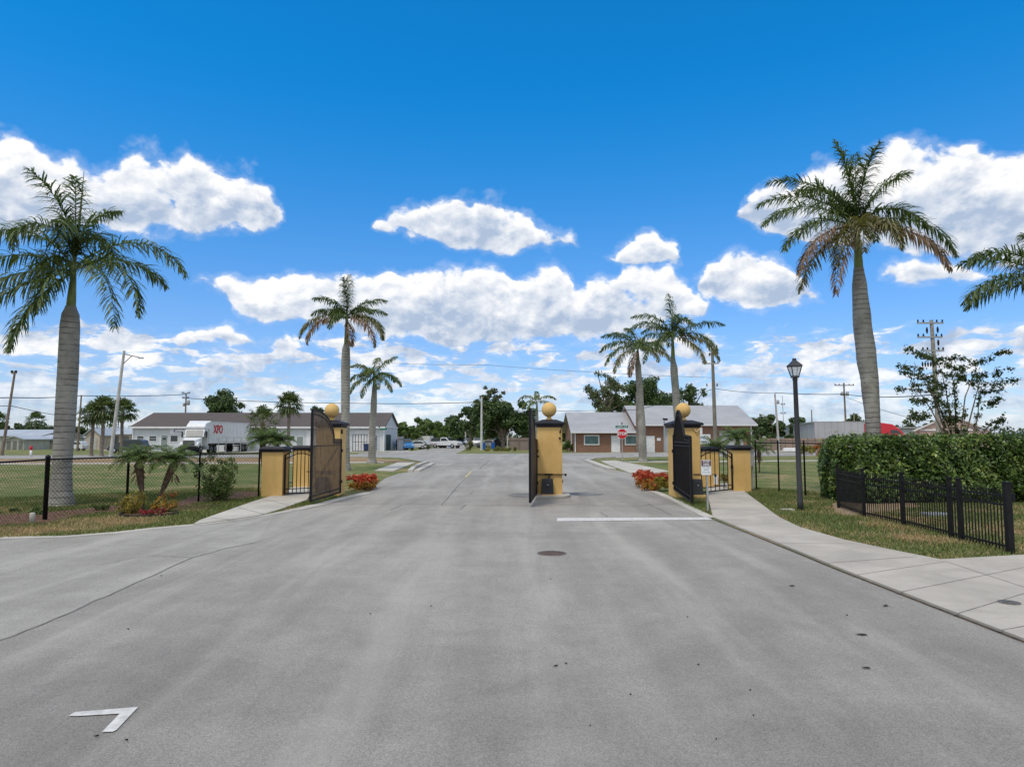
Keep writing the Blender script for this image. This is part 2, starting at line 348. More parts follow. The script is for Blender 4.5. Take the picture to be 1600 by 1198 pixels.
# ------------------------------------------------------------------ mesh builder
class MB:
    def __init__(s): s.v = []; s.f = []; s.sm = []
    def add(s, vs, fs, smooth=False):
        o = len(s.v); s.v += [tuple(p) for p in vs]
        for f in fs: s.f.append(tuple(i + o for i in f)); s.sm.append(smooth)
        return s
    def box(s, c, d, rz=0.0, taper=1.0, M=None):
        x, y, z = d[0] / 2, d[1] / 2, d[2] / 2
        vs = []
        for k, zz in enumerate((-z, z)):
            tt = taper if k else 1.0
            for (a, b) in ((-x, -y), (x, -y), (x, y), (-x, y)):
                p = Vector((a * tt, b * tt, zz))
                if rz: p = Matrix.Rotation(rz, 3, 'Z') @ p
                if M is not None: p = M @ p
                vs.append(p + Vector(c))
        return s.add(vs, [(3, 2, 1, 0), (4, 5, 6, 7), (0, 1, 5, 4), (1, 2, 6, 5), (2, 3, 7, 6), (3, 0, 4, 7)])
    def bar(s, a, b, w, h=None, up=(0, 0, 1)):
        a = Vector(a); b = Vector(b); h = h or w
        d = (b - a).normalized(); up = Vector(up)
        if abs(d.dot(up)) > 0.98: up = Vector((0, 1, 0))
        sx = d.cross(up).normalized() * w / 2; sy = sx.cross(d).normalized() * h / 2
        vs = [a - sx - sy, a + sx - sy, a + sx + sy, a - sx + sy, b - sx - sy, b + sx - sy, b + sx + sy, b - sx + sy]
        return s.add(vs, [(3, 2, 1, 0), (4, 5, 6, 7), (0, 1, 5, 4), (1, 2, 6, 5), (2, 3, 7, 6), (3, 0, 4, 7)])
    def tube(s, pts, rad, n=8, cap=True, smooth=True):
        pts = [Vector(p) for p in pts]
        if not hasattr(rad, '__len__'): rad = [rad] * len(pts)
        rings = []; prev = None
        for i, p in enumerate(pts):
            t = (pts[min(i + 1, len(pts) - 1)] - pts[max(i - 1, 0)]).normalized()
            ref = Vector((0, 0, 1)) if abs(t.z) < 0.9 else Vector((1, 0, 0))
            if prev is not None: u = (prev - t * prev.dot(t)).normalized()
            else: u = t.cross(ref).normalized()
            prev = u; v = t.cross(u)
            rings.append([p + (u * math.cos(2 * math.pi * k / n) + v * math.sin(2 * math.pi * k / n)) * rad[i] for k in range(n)])
        vs = [q for r in rings for q in r]; fs = []
        for i in range(len(rings) - 1):
            for k in range(n):
                a = i * n + k; b = i * n + (k + 1) % n
                fs.append((a, b, b + n, a + n))
        s.add(vs, fs, smooth)
        if cap:
            s.add(rings[0], [tuple(range(n))[::-1]]); s.add(rings[-1], [tuple(range(n))])
        return s
    def lathe(s, prof, c=(0, 0, 0), n=24, smooth=True):
        vs = []; fs = []; c = Vector(c)
        for (r, z) in prof:
            for k in range(n):
                a = 2 * math.pi * k / n; vs.append(c + Vector((r * math.cos(a), r * math.sin(a), z)))
        for i in range(len(prof) - 1):
            for k in range(n):
                a = i * n + k; b = i * n + (k + 1) % n; fs.append((a, b, b + n, a + n))
        fs.append(tuple(range(n))[::-1]); fs.append(tuple(range((len(prof) - 1) * n, len(prof) * n)))
        return s.add(vs, fs, smooth)
    def prism(s, poly, z0, z1):
        n = len(poly)
        vs = [(p[0], p[1], z0) for p in poly] + [(p[0], p[1], z1) for p in poly]
        return s.add(vs, [tuple(range(n))[::-1], tuple(range(n, 2 * n))] + [(i, (i + 1) % n, n + (i + 1) % n, n + i) for i in range(n)])
    def extr(s, poly3, vec):           # planar polygon swept along a vector
        n = len(poly3); vec = Vector(vec)
        vs = [Vector(p) for p in poly3] + [Vector(p) + vec for p in poly3]
        return s.add(vs, [tuple(range(n))[::-1], tuple(range(n, 2 * n))] + [(i, (i + 1) % n, n + (i + 1) % n, n + i) for i in range(n)])
    def sphere(s, c, r, n=24, m=14):
        return s.lathe([(max(1e-4, r * math.sin(math.pi * i / m)), -r * math.cos(math.pi * i / m)) for i in range(m + 1)], c, n)
    def build(s, name, m, parent=None, bevel=0.0, fix=True):
        me = bpy.data.meshes.new(name); me.from_pydata(s.v, [], s.f)
        me.polygons.foreach_set('use_smooth', s.sm); me.update()
        if fix:
            import bmesh
            bm = bmesh.new(); bm.from_mesh(me); bmesh.ops.recalc_face_normals(bm, faces=bm.faces); bm.to_mesh(me); bm.free()
        me.materials.append(m)
        o = bpy.data.objects.new(name, me); COL.objects.link(o)
        if parent: o.parent = parent
        if bevel > 0:
            md = o.modifiers.new('bevel', 'BEVEL'); md.width = bevel; md.segments = 2; md.limit_method = 'ANGLE'
        return o
def quads_obj(name, Q, m, parent=None, extra=None):
    """Q: array (N,4,3) of quads -> one mesh; extra: an MB whose faces are added"""
    Q = np.asarray(Q, dtype=np.float32); n = len(Q)
    ev = extra.v if extra else []; ef = extra.f if extra else []
    me = bpy.data.meshes.new(name)
    if extra:
        me.from_pydata([tuple(p) for p in Q.reshape(-1, 3)] + ev, [], [tuple(range(4 * i, 4 * i + 4)) for i in range(n)] + [tuple(k + 4 * n for k in f) for f in ef])
    else:
        me.vertices.add(4 * n); me.vertices.foreach_set('co', Q.reshape(-1))
        me.loops.add(4 * n); me.loops.foreach_set('vertex_index', np.arange(4 * n, dtype=np.int32))
        me.polygons.add(n); me.polygons.foreach_set('loop_start', np.arange(0, 4 * n, 4, dtype=np.int32))
        me.update(calc_edges=True)
    me.materials.append(m)
    o = bpy.data.objects.new(name, me); COL.objects.link(o)
    if parent: o.parent = parent
    return o
def tag(o, label=None, cat=None, group=None, kind=None):
    if label: o['label'] = label
    if cat: o['category'] = cat
    if group: o['group'] = group
    if kind: o['kind'] = kind
    return o
def thing(name, loc, label, cat, group=None, rz=0.0, scale=None):
    o = bpy.data.objects.new(name, None); COL.objects.link(o)
    o.empty_display_size = 0.2
    o.location = loc; o.rotation_euler = (0, 0, rz)
    if scale: o.scale = (scale, scale, scale) if not hasattr(scale, '__len__') else scale
    return tag(o, label, cat, group)
def copy_tree(o, loc, label, rz=0.0, scale=None, group=None):
    r = o.copy(); COL.objects.link(r); r.location = loc; r.rotation_euler = (0, 0, rz)
    if scale: r.scale = (scale, scale, scale) if not hasattr(scale, '__len__') else scale
    r['label'] = label
    if group: r['group'] = group
    for ch in list(o.children):
        c = ch.copy(); COL.objects.link(c); c.parent = r
        for gch in list(ch.children):
            d = gch.copy(); COL.objects.link(d); d.parent = c
    return r
def text_obj(s, size, m, parent, loc, rot, extrude=0.004, name='lettering', xscale=1.0, bold=0.0, align='CENTER'):
    cu = bpy.data.curves.new('lettering_curve', 'FONT'); cu.body = s; cu.size = size; cu.extrude = extrude; cu.offset = bold
    cu.align_x = align; cu.align_y = 'CENTER'
    tmp = bpy.data.objects.new('tmp', cu); COL.objects.link(tmp)
    bpy.context.view_layer.update()
    me = bpy.data.meshes.new_from_object(tmp.evaluated_get(bpy.context.evaluated_depsgraph_get()))
    bpy.data.objects.remove(tmp); bpy.data.curves.remove(cu)
    me.materials.clear(); me.materials.append(m)
    o = bpy.data.objects.new(name, me); COL.objects.link(o); o.parent = parent
    o.location = loc; o.rotation_euler = rot; o.scale = (xscale, 1, 1)
    return o
# ------------------------------------------------------------------ the ground and pavings
def sheet(name, pts, z, m, thick=0.0, kind='structure'):
    P = [G(*p) if not isinstance(p, Vector) else p for p in pts]
    mb = MB()
    if thick > 0: mb.prism([(p.x, p.y) for p in P], 0.0, thick)
    else: mb.add([(p.x, p.y, z) for p in P], [tuple(range(len(P)))])
    o = mb.build(name, m, fix=thick > 0)
    if thick == 0:
        if o.data.polygons[0].normal.z < 0: o.data.flip_normals()
    return tag(o, kind=kind)
def ribbon(mb, pts, w, z, w2=None):
    P = [G(*p) if not isinstance(p, Vector) else p for p in pts]
    L = []; Rr = []
    for i, p in enumerate(P):
        d = (P[min(i + 1, len(P) - 1)] - P[max(i - 1, 0)]); d.z = 0; d.normalize()
        nrm = Vector((-d.y, d.x, 0)); ww = w if w2 is None else w + (w2 - w) * i / (len(P) - 1)
        L.append(p + nrm * ww / 2); Rr.append(p - nrm * ww / 2)
    vs = [(q.x, q.y, z) for q in L] + [(q.x, q.y, z) for q in Rr]; n = len(P)
    mb.add(vs, [(n + i, n + i + 1, i + 1, i) for i in range(n - 1)])
V = lambda x, y: Vector((x, y, 0))
gm = MB().add([(-2500, -300, 0), (2500, -300, 0), (2500, 5000, 0), (-2500, 5000, 0)], [(0, 1, 2, 3)])
tag(gm.build('ground', M_LAWN, fix=False), kind='structure')
LEFT_EDGE = [V(-40, 12.2), (-150, 843), (0, 841), (100, 839), (180, 833), (240, 826), (310, 820), (400, 808), (455, 798), (505, 787), (545, 777), (578, 769), (588, 757), (602, 747), (622, 740), (640, 737)]
RIGHT_EDGE = [(957, 734), (985, 739), (1004, 742), (1001, 757), (1008, 763), (1030, 771), (1058, 783), (1085, 797), (1112, 810), (1200, 845), (1309, 890), (1450, 945), (1600, 1003), (1800, 1080), V(8, -8)]
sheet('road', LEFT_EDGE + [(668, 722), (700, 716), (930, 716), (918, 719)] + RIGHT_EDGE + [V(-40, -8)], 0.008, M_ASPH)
sheet('cross_road', [(-500, 717.6), (0, 716.6), (560, 713.6), (625, 715.5), (648, 719), (668, 723.5), (915, 720.5), (928, 716.5), (1000, 714), (1400, 711), (2100, 709.5), (2100, 706.2), (1050, 706.6), (711, 709), (560, 709.6), (0, 711.2), (-500, 712.2)], 0.012, M_ASPH2)
sheet('side_street', [(560, 709.8), (711, 709.2), (728, 702), (744, 692), (751, 687.2), (747, 687.2), (734, 691), (676, 700), (640, 705), (560, 708)], 0.016, M_ASPH2)
sheet('forecourt', [(205, 706.8), (640, 705.9), (640, 702.5), (150, 702.5)], 0.008, M_CONC)
sheet('forecourt', [(965, 706.4), (1330, 705.6), (1330, 702.4), (965, 703)], 0.008, M_CONC)
sheet('verge', [(-500, 721.5), (0, 720.6), (560, 717.8), (648, 721.5), (640, 719.8), (560, 714.0), (0, 717.1), (-500, 718.1)], 0.004, M_BROWN)
sheet('verge', [(655, 724), (640, 723), (560, 722.2), (-500, 725.2), (-500, 721.8), (0, 720.9), (560, 718.1), (650, 721.8)], 0.004, M_BROWN)
sheet('verge', [(930, 718), (1010, 714.5), (1400, 711.4), (2000, 709.8), (2000, 712.5), (1400, 714.5), (1040, 718.5), (945, 719.8)], 0.004, M_LAWN)
sheet('sidewalk', [(-500, 727.6), (600, 723.2), (600, 721.9), (-500, 726.0)], 0, M_CONC_L, 0.03)
sheet('sidewalk', [(586, 735.4), (615, 736.4), (650, 722.6), (622, 722.8)], 0, M_CONC_L, 0.045)
sheet('sidewalk', [(983, 738.6), (1013, 740.6), (1047, 737), (1000, 727), (962, 719.8), (938, 720.4), (952, 727)], 0, M_CONC_L, 0.045)
sheet('sidewalk', [(985, 722.3), (1400, 719.6), (2000, 717.4), (2000, 716.4), (1400, 718.5), (975, 721.0)], 0, M_CONC_L, 0.03)
sheet('road_apron', [V(-40, 12.2), (-150, 843), (0, 841), (100, 839), (180, 833), (240, 826), (310, 820), (400, 808), (430, 803), (400, 848), (350, 858), (300, 872), (180, 926), (70, 975), (-60, 1024), V(-12, 2), V(-40, 2)], 0.0105, M_APRON)
# near sidewalks as slabs standing a little above the road, with joints
LW = [(302, 820.8), (312, 814.5), (350, 801), (392, 786), (440, 771), (470, 755), (487, 755), (486, 770), (480, 782), (455, 791), (425, 801.5), (402, 807.6)]
sheet('sidewalk', LW, 0, M_CONC_L, 0.04)
RW = [(1114, 808.6), (1104, 768), (1102, 756), (1150, 756), (1165, 770), (1189, 788), (1217, 809), (1250, 825), (1320, 845), (1400, 862), (1470, 876), (1600, 868.5), (1900, 856), (2100, 1000), V(8.5, 0), V(8, -6), V(6.2, -6), (1800, 1079), (1602, 1002), (1452, 944), (1311, 889), (1202, 844)]
def prj(x, y, z=0):
    c, s = math.cos(PITCH), math.sin(PITCH); zz = z - CAMH
    f = y * c + zz * s; u = -y * s + zz * c
    return (PW / 2 + F_PX * x / f, PH / 2 - F_PX * u / f)
sheet('sidewalk', [p for p in RW if not (isinstance(p, tuple) and p[0] == 2100)][:13] + [V(24, 4), V(24, -6), V(7.2, -6)] + [(1800, 1079), (1602, 1002), (1452, 944), (1311, 889), (1202, 844)], 0, M_CONC, 0.03)
jm = MB()
for a, b in (((1120, 812), (1228, 812)), ((1150, 825), (1262, 829)), ((1205, 848), (1335, 849)), ((1285, 880), (1432, 869)), ((1478, 877), (1640, 930)), ((1330, 899), (1478, 877)), ((1400, 926), (1600, 886)), ((1490, 960), (1640, 915)), ((1560, 985), (1700, 960))):
    ribbon(jm, [G(*a, 0.03), G(*b, 0.03)], 0.014, 0.0325)
tag(jm.build('sidewalk_joints', M_DARK, fix=False), kind='structure')
jm = MB()
for a, b in (((330, 811), (370, 815)), ((372, 795), (412, 805)), ((410, 781), (452, 791)), ((437, 771.5), (484, 771.5))):
    ribbon(jm, [a, b], 0.03, 0.042)
tag(jm.build('sidewalk_joints', M_DARK, fix=False), kind='structure')
# gutters, kerbs
km = MB(); ribbon(km, LEFT_EDGE[2:9], 0.30, 0.0165); ribbon(km, LEFT_EDGE[8:12], 0.42, 0.0205)
tag(km.build('gutter', M_CONC_L, fix=False), kind='structure')
km = MB(); ribbon(km, [(1004, 742), (1001, 757), (1008, 763), (1030, 771), (1058, 783), (1085, 797), (1110, 809)], 0.30, 0.0165)
tag(km.build('gutter', M_CONC_L, fix=False), kind='structure')
def kerb(name, pts, w, h):
    P = [G(*p) for p in pts]; mb = MB()
    for a, b in zip(P[:-1], P[1:]):
        mb.bar(a + Vector((0, 0, h / 2)), b + Vector((0, 0, h / 2)), w, h)
    return tag(mb.build(name, M_CONC_L), kind='structure')
kerb('kerb', [(641, 737), (647, 731), (657, 726), (668, 722.6)], 0.30, 0.13)
kerb('kerb', [(651, 737), (676, 725)], 0.35, 0.10)
kerb('kerb', [(956, 734.5), (937, 728), (917, 720)], 0.55, 0.13)
kerb('kerb', [(917, 719.6), (930, 716.5), (960, 715)], 0.3, 0.12)
mm = MB(); ribbon(mm, [(1112, 811), (1200, 846), (1309, 891), (1450, 946), (1600, 1004), (1800, 1081)], 0.05, 0.0125)
tag(mm.build('kerb_gap', mat('gap_dirt', (0.07, 0.05, 0.035), 1, var=0.4, scale=9), fix=False), kind='structure')
# markings, seams and cracks on the road
mk = MB()
def poly(mb, pts, z): mb.add([(G(*p).x, G(*p).y, z) for p in pts], [tuple(range(len(pts)))])
poly(mk, [(869.5, 815), (871, 809.8), (1104, 808.8), (1114, 812.6)], 0.0165)
tag(mk.build('stop_line', M_WHITEP, fix=False), kind='structure')
mk = MB(); poly(mk, [(107, 1121), (117, 1115), (186, 1109.5), (216, 1107), (187, 1117.5), (119, 1121.5)], 0.0165)
poly(mk, [(187, 1117.3), (216, 1107), (182, 1143), (176, 1146), (159, 1146.5)], 0.0165)
tag(mk.build('arrow_marking', M_WHITEP, fix=False), kind='structure')
mk = MB(); poly(mk, [(726, 745.5), (728.5, 745.5), (738, 736.5), (736, 736.5)], 0.0165)
tag(mk.build('yellow_line', M_YELLOWP, fix=False), kind='structure')
ck = MB()
rr = random.Random(5)
def jit(pts, k=6, amp=0.05):
    P = [G(*p) for p in pts]; out = []
    for a, b in zip(P[:-1], P[1:]):
        for i in range(k): out.append(a.lerp(b, i / k) + Vector((rr.uniform(-amp, amp), rr.uniform(-amp, amp), 0)) * (0 if i == 0 else 1))
    out.append(P[-1]); return out
ribbon(ck, jit([(-60, 1024), (70, 975), (180, 926), (300, 872), (350, 858), (400, 848)], 8, 0.02), 0.025, 0.0125)
ribbon(ck, jit([(300, 872), (230, 869), (150, 884)], 6, 0.05), 0.02, 0.0122)
for pts, ww in (([(520, 762), (640, 761), (760, 760.5), (838, 761)], .05), ([(505, 789), (640, 787.5), (720, 790), (835, 790)], .06), ([(835, 792), (900, 787.5), (965, 792), (1040, 788)], .05),
                ([(690, 790), (700, 778), (712, 765)], .05), ([(720, 797), (728, 789)], .05), ([(734, 773), (741, 766)], .05), ([(652, 773), (660, 768)], .05), ([(610, 798), (628, 789)], .05), ([(737, 745.5), (800, 745.5), (838, 744)], .09),
                ([(750, 733), (765, 719)], .12), ([(728, 746), (705, 770)], .05), ([(1012, 787), (1050, 805)], .05), ([(937, 800), (950, 808)], .04), ([(880, 757), (1001, 757)], .04)):
    ribbon(ck, jit(pts, 5, ww * 0.6), ww * 0.5, 0.0140)
tag(ck.build('road_cracks', M_DARK, fix=False), kind='structure')
# painted shadow patches by the island and leaf bits on the road
st = MB()
def blobp(mb, px, py, rx, ry, z, n=18, seed=0):
    q = random.Random(seed); c = G(px, py); sx = (G(px + rx, py) - c).length; sy = (G(px, py - ry) - c).length
    mb.add([(c.x + math.cos(2 * math.pi * i / n) * sx * q.uniform(.75, 1.1), c.y + math.sin(2 * math.pi * i / n) * sy * q.uniform(.75, 1.1), z) for i in range(n)], [tuple(range(n))])
# small marks on the road: leaf bits, covers
lb = [((868, 1043), 9, 2), ((884, 1039), 5, 1.6), ((1091, 1041), 5, 1.6), ((1346, 993.5), 16, 2.6), ((1353, 1046), 12, 3), ((1237, 917), 10, 1.8), ((150, 1153.5), 7, 2.2), ((197, 1159.5), 6, 2.0), ((252, 901), 4, 1.5), ((200, 985), 4, 2),
      ((985, 1088), 4, 1.5), ((1172, 1081), 4, 2), ((1323, 963), 4, 1.6), ((1074, 966), 3, 1.4), ((922, 1137), 3, 2), ((1384, 948), 12, 1.6), ((860, 906), 3, 1.4), ((1119, 1158), 3, 2), ((1177, 1121), 3, 2), ((673, 949), 3, 1.5), ((578, 961), 3, 1.4)]
for i, ((px, py), rx, ry) in enumerate(lb):
    c = G(px, py); q = random.Random(i); mb = MB()
    a = rx / F_PX * c.length * 0.5; b = a * 0.42; n = 8; rot = q.uniform(-0.6, 0.6)
    top = []
    for k in range(n):
        t = 2 * math.pi * k / n; x, y = a * math.cos(t), b * math.sin(t) * q.uniform(.6, 1.1)
        top.append((x * math.cos(rot) - y * math.sin(rot), x * math.sin(rot) + y * math.cos(rot), 0.004 + 0.012 * abs(math.sin(t * 1.5))))
    mb.add(top + [(0, 0, 0.002)], [(k, (k + 1) % n, n) for k in range(n)])
    o = mb.build('fallen_leaf', mat('dry_leaf', (0.055, 0.045, 0.035), 0.9, var=0.4, scale=30)); o.location = (c.x, c.y, 0.012)
    side = 'right' if px > 800 else 'left'
    tag(o, 'small dry brown leaf scrap lying on the open asphalt', 'leaf', 'leaf scraps on the asphalt')
def cover(px, py, r, z, m, label, group=None):
    c = G(px, py); t = thing('manhole_cover', (c.x, c.y, z), label, 'manhole cover')
    MB().lathe([(r * 1.12, 0), (r * 1.12, .006), (r * 1.01, .006), (r * 1.01, .001)], n=32).build('ring', mat('iron_ring', (0.16, 0.145, 0.13), 0.8, var=.25, scale=20), t)
    mb = MB().lathe([(r, 0), (r, .004)], n=32); k = int(r / .035)
    for i in range(-k, k + 1):
        for j in range(-k, k + 1):
            x, y = i * .035, j * .035
            if x * x + y * y < (r * .88) ** 2 and (i + j) % 2 == 0: mb.box((x, y, .006), (.026, .026, .006))
    mb.build('lid', m, t)
cover(862, 865, .235, .010, mat('rusty_iron', (0.13, 0.095, 0.08), 0.75, var=.3, scale=14), 'round rusty brown manhole cover in the road before the stop line')
cover(1577, 945, .11, .0325, mat('iron_grey', (0.13, 0.13, 0.13), 0.7, var=.3, scale=14), 'small grey round lid set in the pale concrete sidewalk')
# ------------------------------------------------------------------ gate pillars
def pillar_mesh(t, w, h, cap_h, d=None, ball=True, ball_r=.265):
    d = d or w
    MB().box((0, 0, h / 2), (w, d, h)).build('shaft', M_STUC, t, bevel=.012)
    cm = MB(); o = w * .13
    def slab(z0, z1, e0, e1):
        a = [(-w / 2 - e0, -d / 2 - e0), (w / 2 + e0, -d / 2 - e0), (w / 2 + e0, d / 2 + e0), (-w / 2 - e0, d / 2 + e0)]
        b = [(-w / 2 - e1, -d / 2 - e1), (w / 2 + e1, -d / 2 - e1), (w / 2 + e1, d / 2 + e1), (-w / 2 - e1, d / 2 + e1)]
        cm.add([(x, y, z0) for x, y in a] + [(x, y, z1) for x, y in b], [(3, 2, 1, 0), (4, 5, 6, 7), (0, 1, 5, 4), (1, 2, 6, 5), (2, 3, 7, 6), (3, 0, 4, 7)])
    slab(h, h + cap_h * .30, .03, .035); slab(h + cap_h * .30, h + cap_h * .52, o * .85, o); slab(h + cap_h * .52, h + cap_h * .66, o * .9, o * .75); slab(h + cap_h * .66, h + cap_h, o * .55, -w * .22 if ball else o * .1)
    cm.build('cap', M_CAP, t, bevel=.012)
    if ball:
        z0 = h + cap_h
        b = MB().lathe([(.12, z0 - .02), (.12, z0 + .03), (.075, z0 + .05), (.075, z0 + .11)], n=20)
        b.sphere((0, 0, z0 + .09 + ball_r), ball_r, 32, 20); b.build('ball_finial', M_STUC, t)
def operator(t, x, y, w=.40, d=.35, h=.52, z=.14, pad=.5):
    MB().box((x + .05, y, z / 2), (pad, d + .05, z)).build('operator_plinth', M_STUC, t, bevel=.01)
    mb = MB().box((x, y, z + h / 2), (w, d, h), taper=.86)
    for k in range(6): mb.box((x, y - d / 2 * .96 - .004 + .002 * k, z + .12 + k * .055), (w * .8, .012, .012))
    o = mb.build('gate_operator', M_BOX, t, bevel=.02)
    lo = MB().box((x, y - d / 2 * .93 - .012, z + h * .62), (.05, .012, .035)).build('badge', M_GREY, o)
# centre
cp = G(859.5, 777); CY = cp.y + .43
t = thing('gate_pillar', (cp.x, CY, 0), 'tall yellow stucco pillar with ball standing alone on the middle island', 'pillar')
pillar_mesh(t, .86, 2.43, .27)
operator(t, -.10, -.62, w=.42)
mb = MB(); mb.bar((-.45, -.46, .80), (.52, -.46, .79), .03); mb.box((.54, -.46, .78), (.07, .06, .08)); mb.box((-.05, -.47, .80), (.28, .07, .05)); mb.bar((0, -.46, .79), (-.05, -.6, .66), .04)
mb.build('control_arm', M_BLACK, t)
mb = MB(); mb.box((.36, -.46, 2.26), (.05, .07, .06)); mb.box((.35, -.46, 2.05), (.06, .07, .07)); mb.box((-.42, -.45, 1.42), (.09, .05, .05)); mb.bar((.36, -.455, 2.26), (.42, -.455, 2.43), .02); mb.box((.445, -.3, .55), (.03, .08, .10))
mb.build('sensor', M_BLACK, t)
# island
def island():
    t = thing('traffic_island', (cp.x + .05, CY, 0), 'low rounded concrete island kerb under the middle pillar', 'island')
    n = 28; pts = [(.66 * abs(math.cos(a)) ** .6 * (1 if math.cos(a) > 0 else -1), .80 * abs(math.sin(a)) ** .75 * (1 if math.sin(a) > 0 else -1) - .12) for a in [2 * math.pi * k / n for k in range(n)]]
    mb = MB().prism(pts, 0, .11)
    mb.build('kerb_slab', M_CONC_L, t, bevel=.03)
island()
sd_ = MB(); blobp(sd_, 815, 774, 22, 4, .0150, seed=1); blobp(sd_, 915, 772, 26, 3.2, .0150, seed=2)  # pillar shadow painted on the road as two dark patches
M_PAINTED_SHADOW = mat('painted_shadow', (0.20, 0.195, 0.185), 0.8, var=.25, scale=1.2, detail=6)
tag(sd_.build('painted_shadow', M_PAINTED_SHADOW, fix=False), kind='structure')
# left and right tall pillars
lp = G(511, 774); LPY = lp.y + .43; LPX = lp.x
t = thing('gate_pillar', (LPX, LPY, 0), 'tall yellow stucco pillar with ball behind the left brown mesh gate', 'pillar')
pillar_mesh(t, .86, 2.43, .27)
operator(t, -.12, -.60, w=.45, h=.56, z=.10)
MB().bar((-.75, -.45, .85), (.2, -.46, .86), .03).build('control_arm', M_BLACK, t)
MB().box((.45, -.3, 2.28), (.06, .08, .16)).build('sensor', M_BLACK, t)
rp = G(1075, 777); RPY = rp.y + .45; RPX = rp.x
t = thing('gate_pillar', (RPX, RPY, 0), 'tall yellow stucco pillar with ball beside the right dark gate', 'pillar')
pillar_mesh(t, .92, 2.41, .27)
operator(t, .27, -.62, w=.36, h=.52, z=.12, pad=.4)
mb = MB().bar((.2, -.47, .80), (.95, -.48, .79), .025); mb.box((.96, -.48, .76), (.06, .06, .09)); mb.build('control_arm', M_BLACK, t)
mb = MB(); mb.bar((.22, -.47, 2.40), (.32, -.52, 2.27), .03); mb.bar((.32, -.52, 2.27), (.50, -.5, 2.44), .04); mb.build('camera_bracket', mat('cream_metal', (.62, .47, .25), .6), t)
# short pillars
def short(px, py, label, w=.83, h=1.56):
    p = G(px, py); t = thing('gate_pillar', (p.x, p.y + w / 2, 0), label, 'pillar')
    pillar_mesh(t, w, h, .19, ball=False); return t
SL = short(424, 776, 'short yellow pillar between the chain fence and the left walk gate', w=.74)
SLB = short(471, 762, 'short yellow pillar seen through the bars of the left walk gate', w=.74, h=1.54)
SR = short(1160.5, 768, 'short yellow pillar to the right of the right walk gate', w=.68, h=1.58)
SRB = short(1111, 761, 'short yellow pillar seen through the bars of the right walk gate', w=.70, h=1.50)
MB().box((.41, -.2, 1.28), (.14, .25, .62)).build('meter_box', M_GREY, SR)
MB().box((.44, -.2, .55), (.05, .06, .9)).build('conduit', M_GREY, SR)
MB().box((.18, -.43, .32), (.17, .04, .4)).build('junction_box', M_WHITE, SRB)
# ------------------------------------------------------------------ drive gates
M_MESH_B = mat('brown_mesh', (0.19, 0.13, 0.085), 0.7, var=.2, scale=3, alpha=.70, spec=.1)
M_MESH_K = mat('black_mesh', (0.020, 0.022, 0.027), 0.7, var=.3, scale=3, alpha=.95, spec=.15)
def leaf_gate(A, B, prof, label, meshmat, nbars, brace=True, z0=.13, z0b=.13, cross=None):
    """A: far/hinge foot, B: near foot; prof: top edge points (s 0..1 from hinge to near, z)"""
    A = Vector(A); B = Vector(B); Lr = (B - A).length; d = (B - A).normalized()
    t = thing('drive_gate', (A.x, A.y, 0), label, 'gate')
    def top(s):
        for (s0, a), (s1, b) in zip(prof[:-1], prof[1:]):
            if s0 <= s <= s1 + 1e-9: return a + (b - a) * (s - s0) / (s1 - s0 + 1e-9)
        return prof[-1][1]
    bot = lambda s: z0 + (z0b - z0) * s
    P = lambda s, z, o=0: d * (s * Lr) + Vector((-d.y, d.x, 0)) * o + Vector((0, 0, z))
    fr = MB()
    fr.bar(P(0, bot(0)), P(0, top(0)), .07); fr.bar(P(1, bot(1)), P(1, top(1)), .07)
    fr.bar(P(0.01, bot(0) + .02), P(.99, bot(1) + .02), .05, .05); fr.bar(P(0.01, bot(0) + .16), P(.99, bot(1) + .16), .03, .04)
    for (s0, a), (s1, b) in zip(prof[:-1], prof[1:]):
        fr.bar(P(s0, a), P(s1, b), .05, .05); fr.bar(P(s0, a - .13), P(s1, b - .13), .04, .04)
    fr.bar(P(.02, 1.92), P(.30 if not cross else .98, 1.92), .03, .04); fr.bar(P(.02, 1.80), P(.98, 1.80), .03, .03)
    fr.build('frame', M_BLACK, t)
    bars = MB()
    for i in range(1, nbars):
        s = i / nbars; bars.bar(P(s, bot(s) + .03), P(s, top(s) - .02), .016, .016)
    bars.build('pickets', M_BLACK, t)
    pn = MB(); pts = [P(.01, bot(0) + .04, .012)] + [P(min(max(s, .01), .99), z - .02, .012) for s, z in prof] + [P(.99, bot(1) + .04, .012)]
    pn.add(pts, [tuple(range(len(pts)))]); pn.build('mesh_panel', meshmat, t, fix=False)
    if brace:
        ch = MB(); a = P(.06, 1.72, -.05); b = P(.93, .45, -.05)
        ch.tube([a, b], .006, 5)
        ch.lathe([(.001, 0), (.001, .001)], a, 4)
        pts = []; rad = []
        for i in range(26):
            for k, rr_ in ((-.25, .006), (0, .032), (.25, .006)):
                pts.append(a.lerp(b, min(max((i + k) / 25, 0), 1) + 1e-4 * k)); rad.append(rr_)
        MB().tube(pts, rad, 6).build('brace_chain', M_BLACK, t)
    for z in (.5, 1.6): MB().box(P(-.012, z), (.12, .10, .10)).build('hinge', M_BLACK, t)
    return t
ell = lambda s0, s1, za, zb, n=9: [(s0 + (s1 - s0) * (1 - math.cos(math.pi / 2 * i / n)), za + (zb - za) * math.sin(math.pi / 2 * i / n)) for i in range(n + 1)]
prof_l = [(0, 2.0), (.27, 2.0)] + ell(.27, .93, 2.0, 2.93)[1:] + [(1, 2.93)]
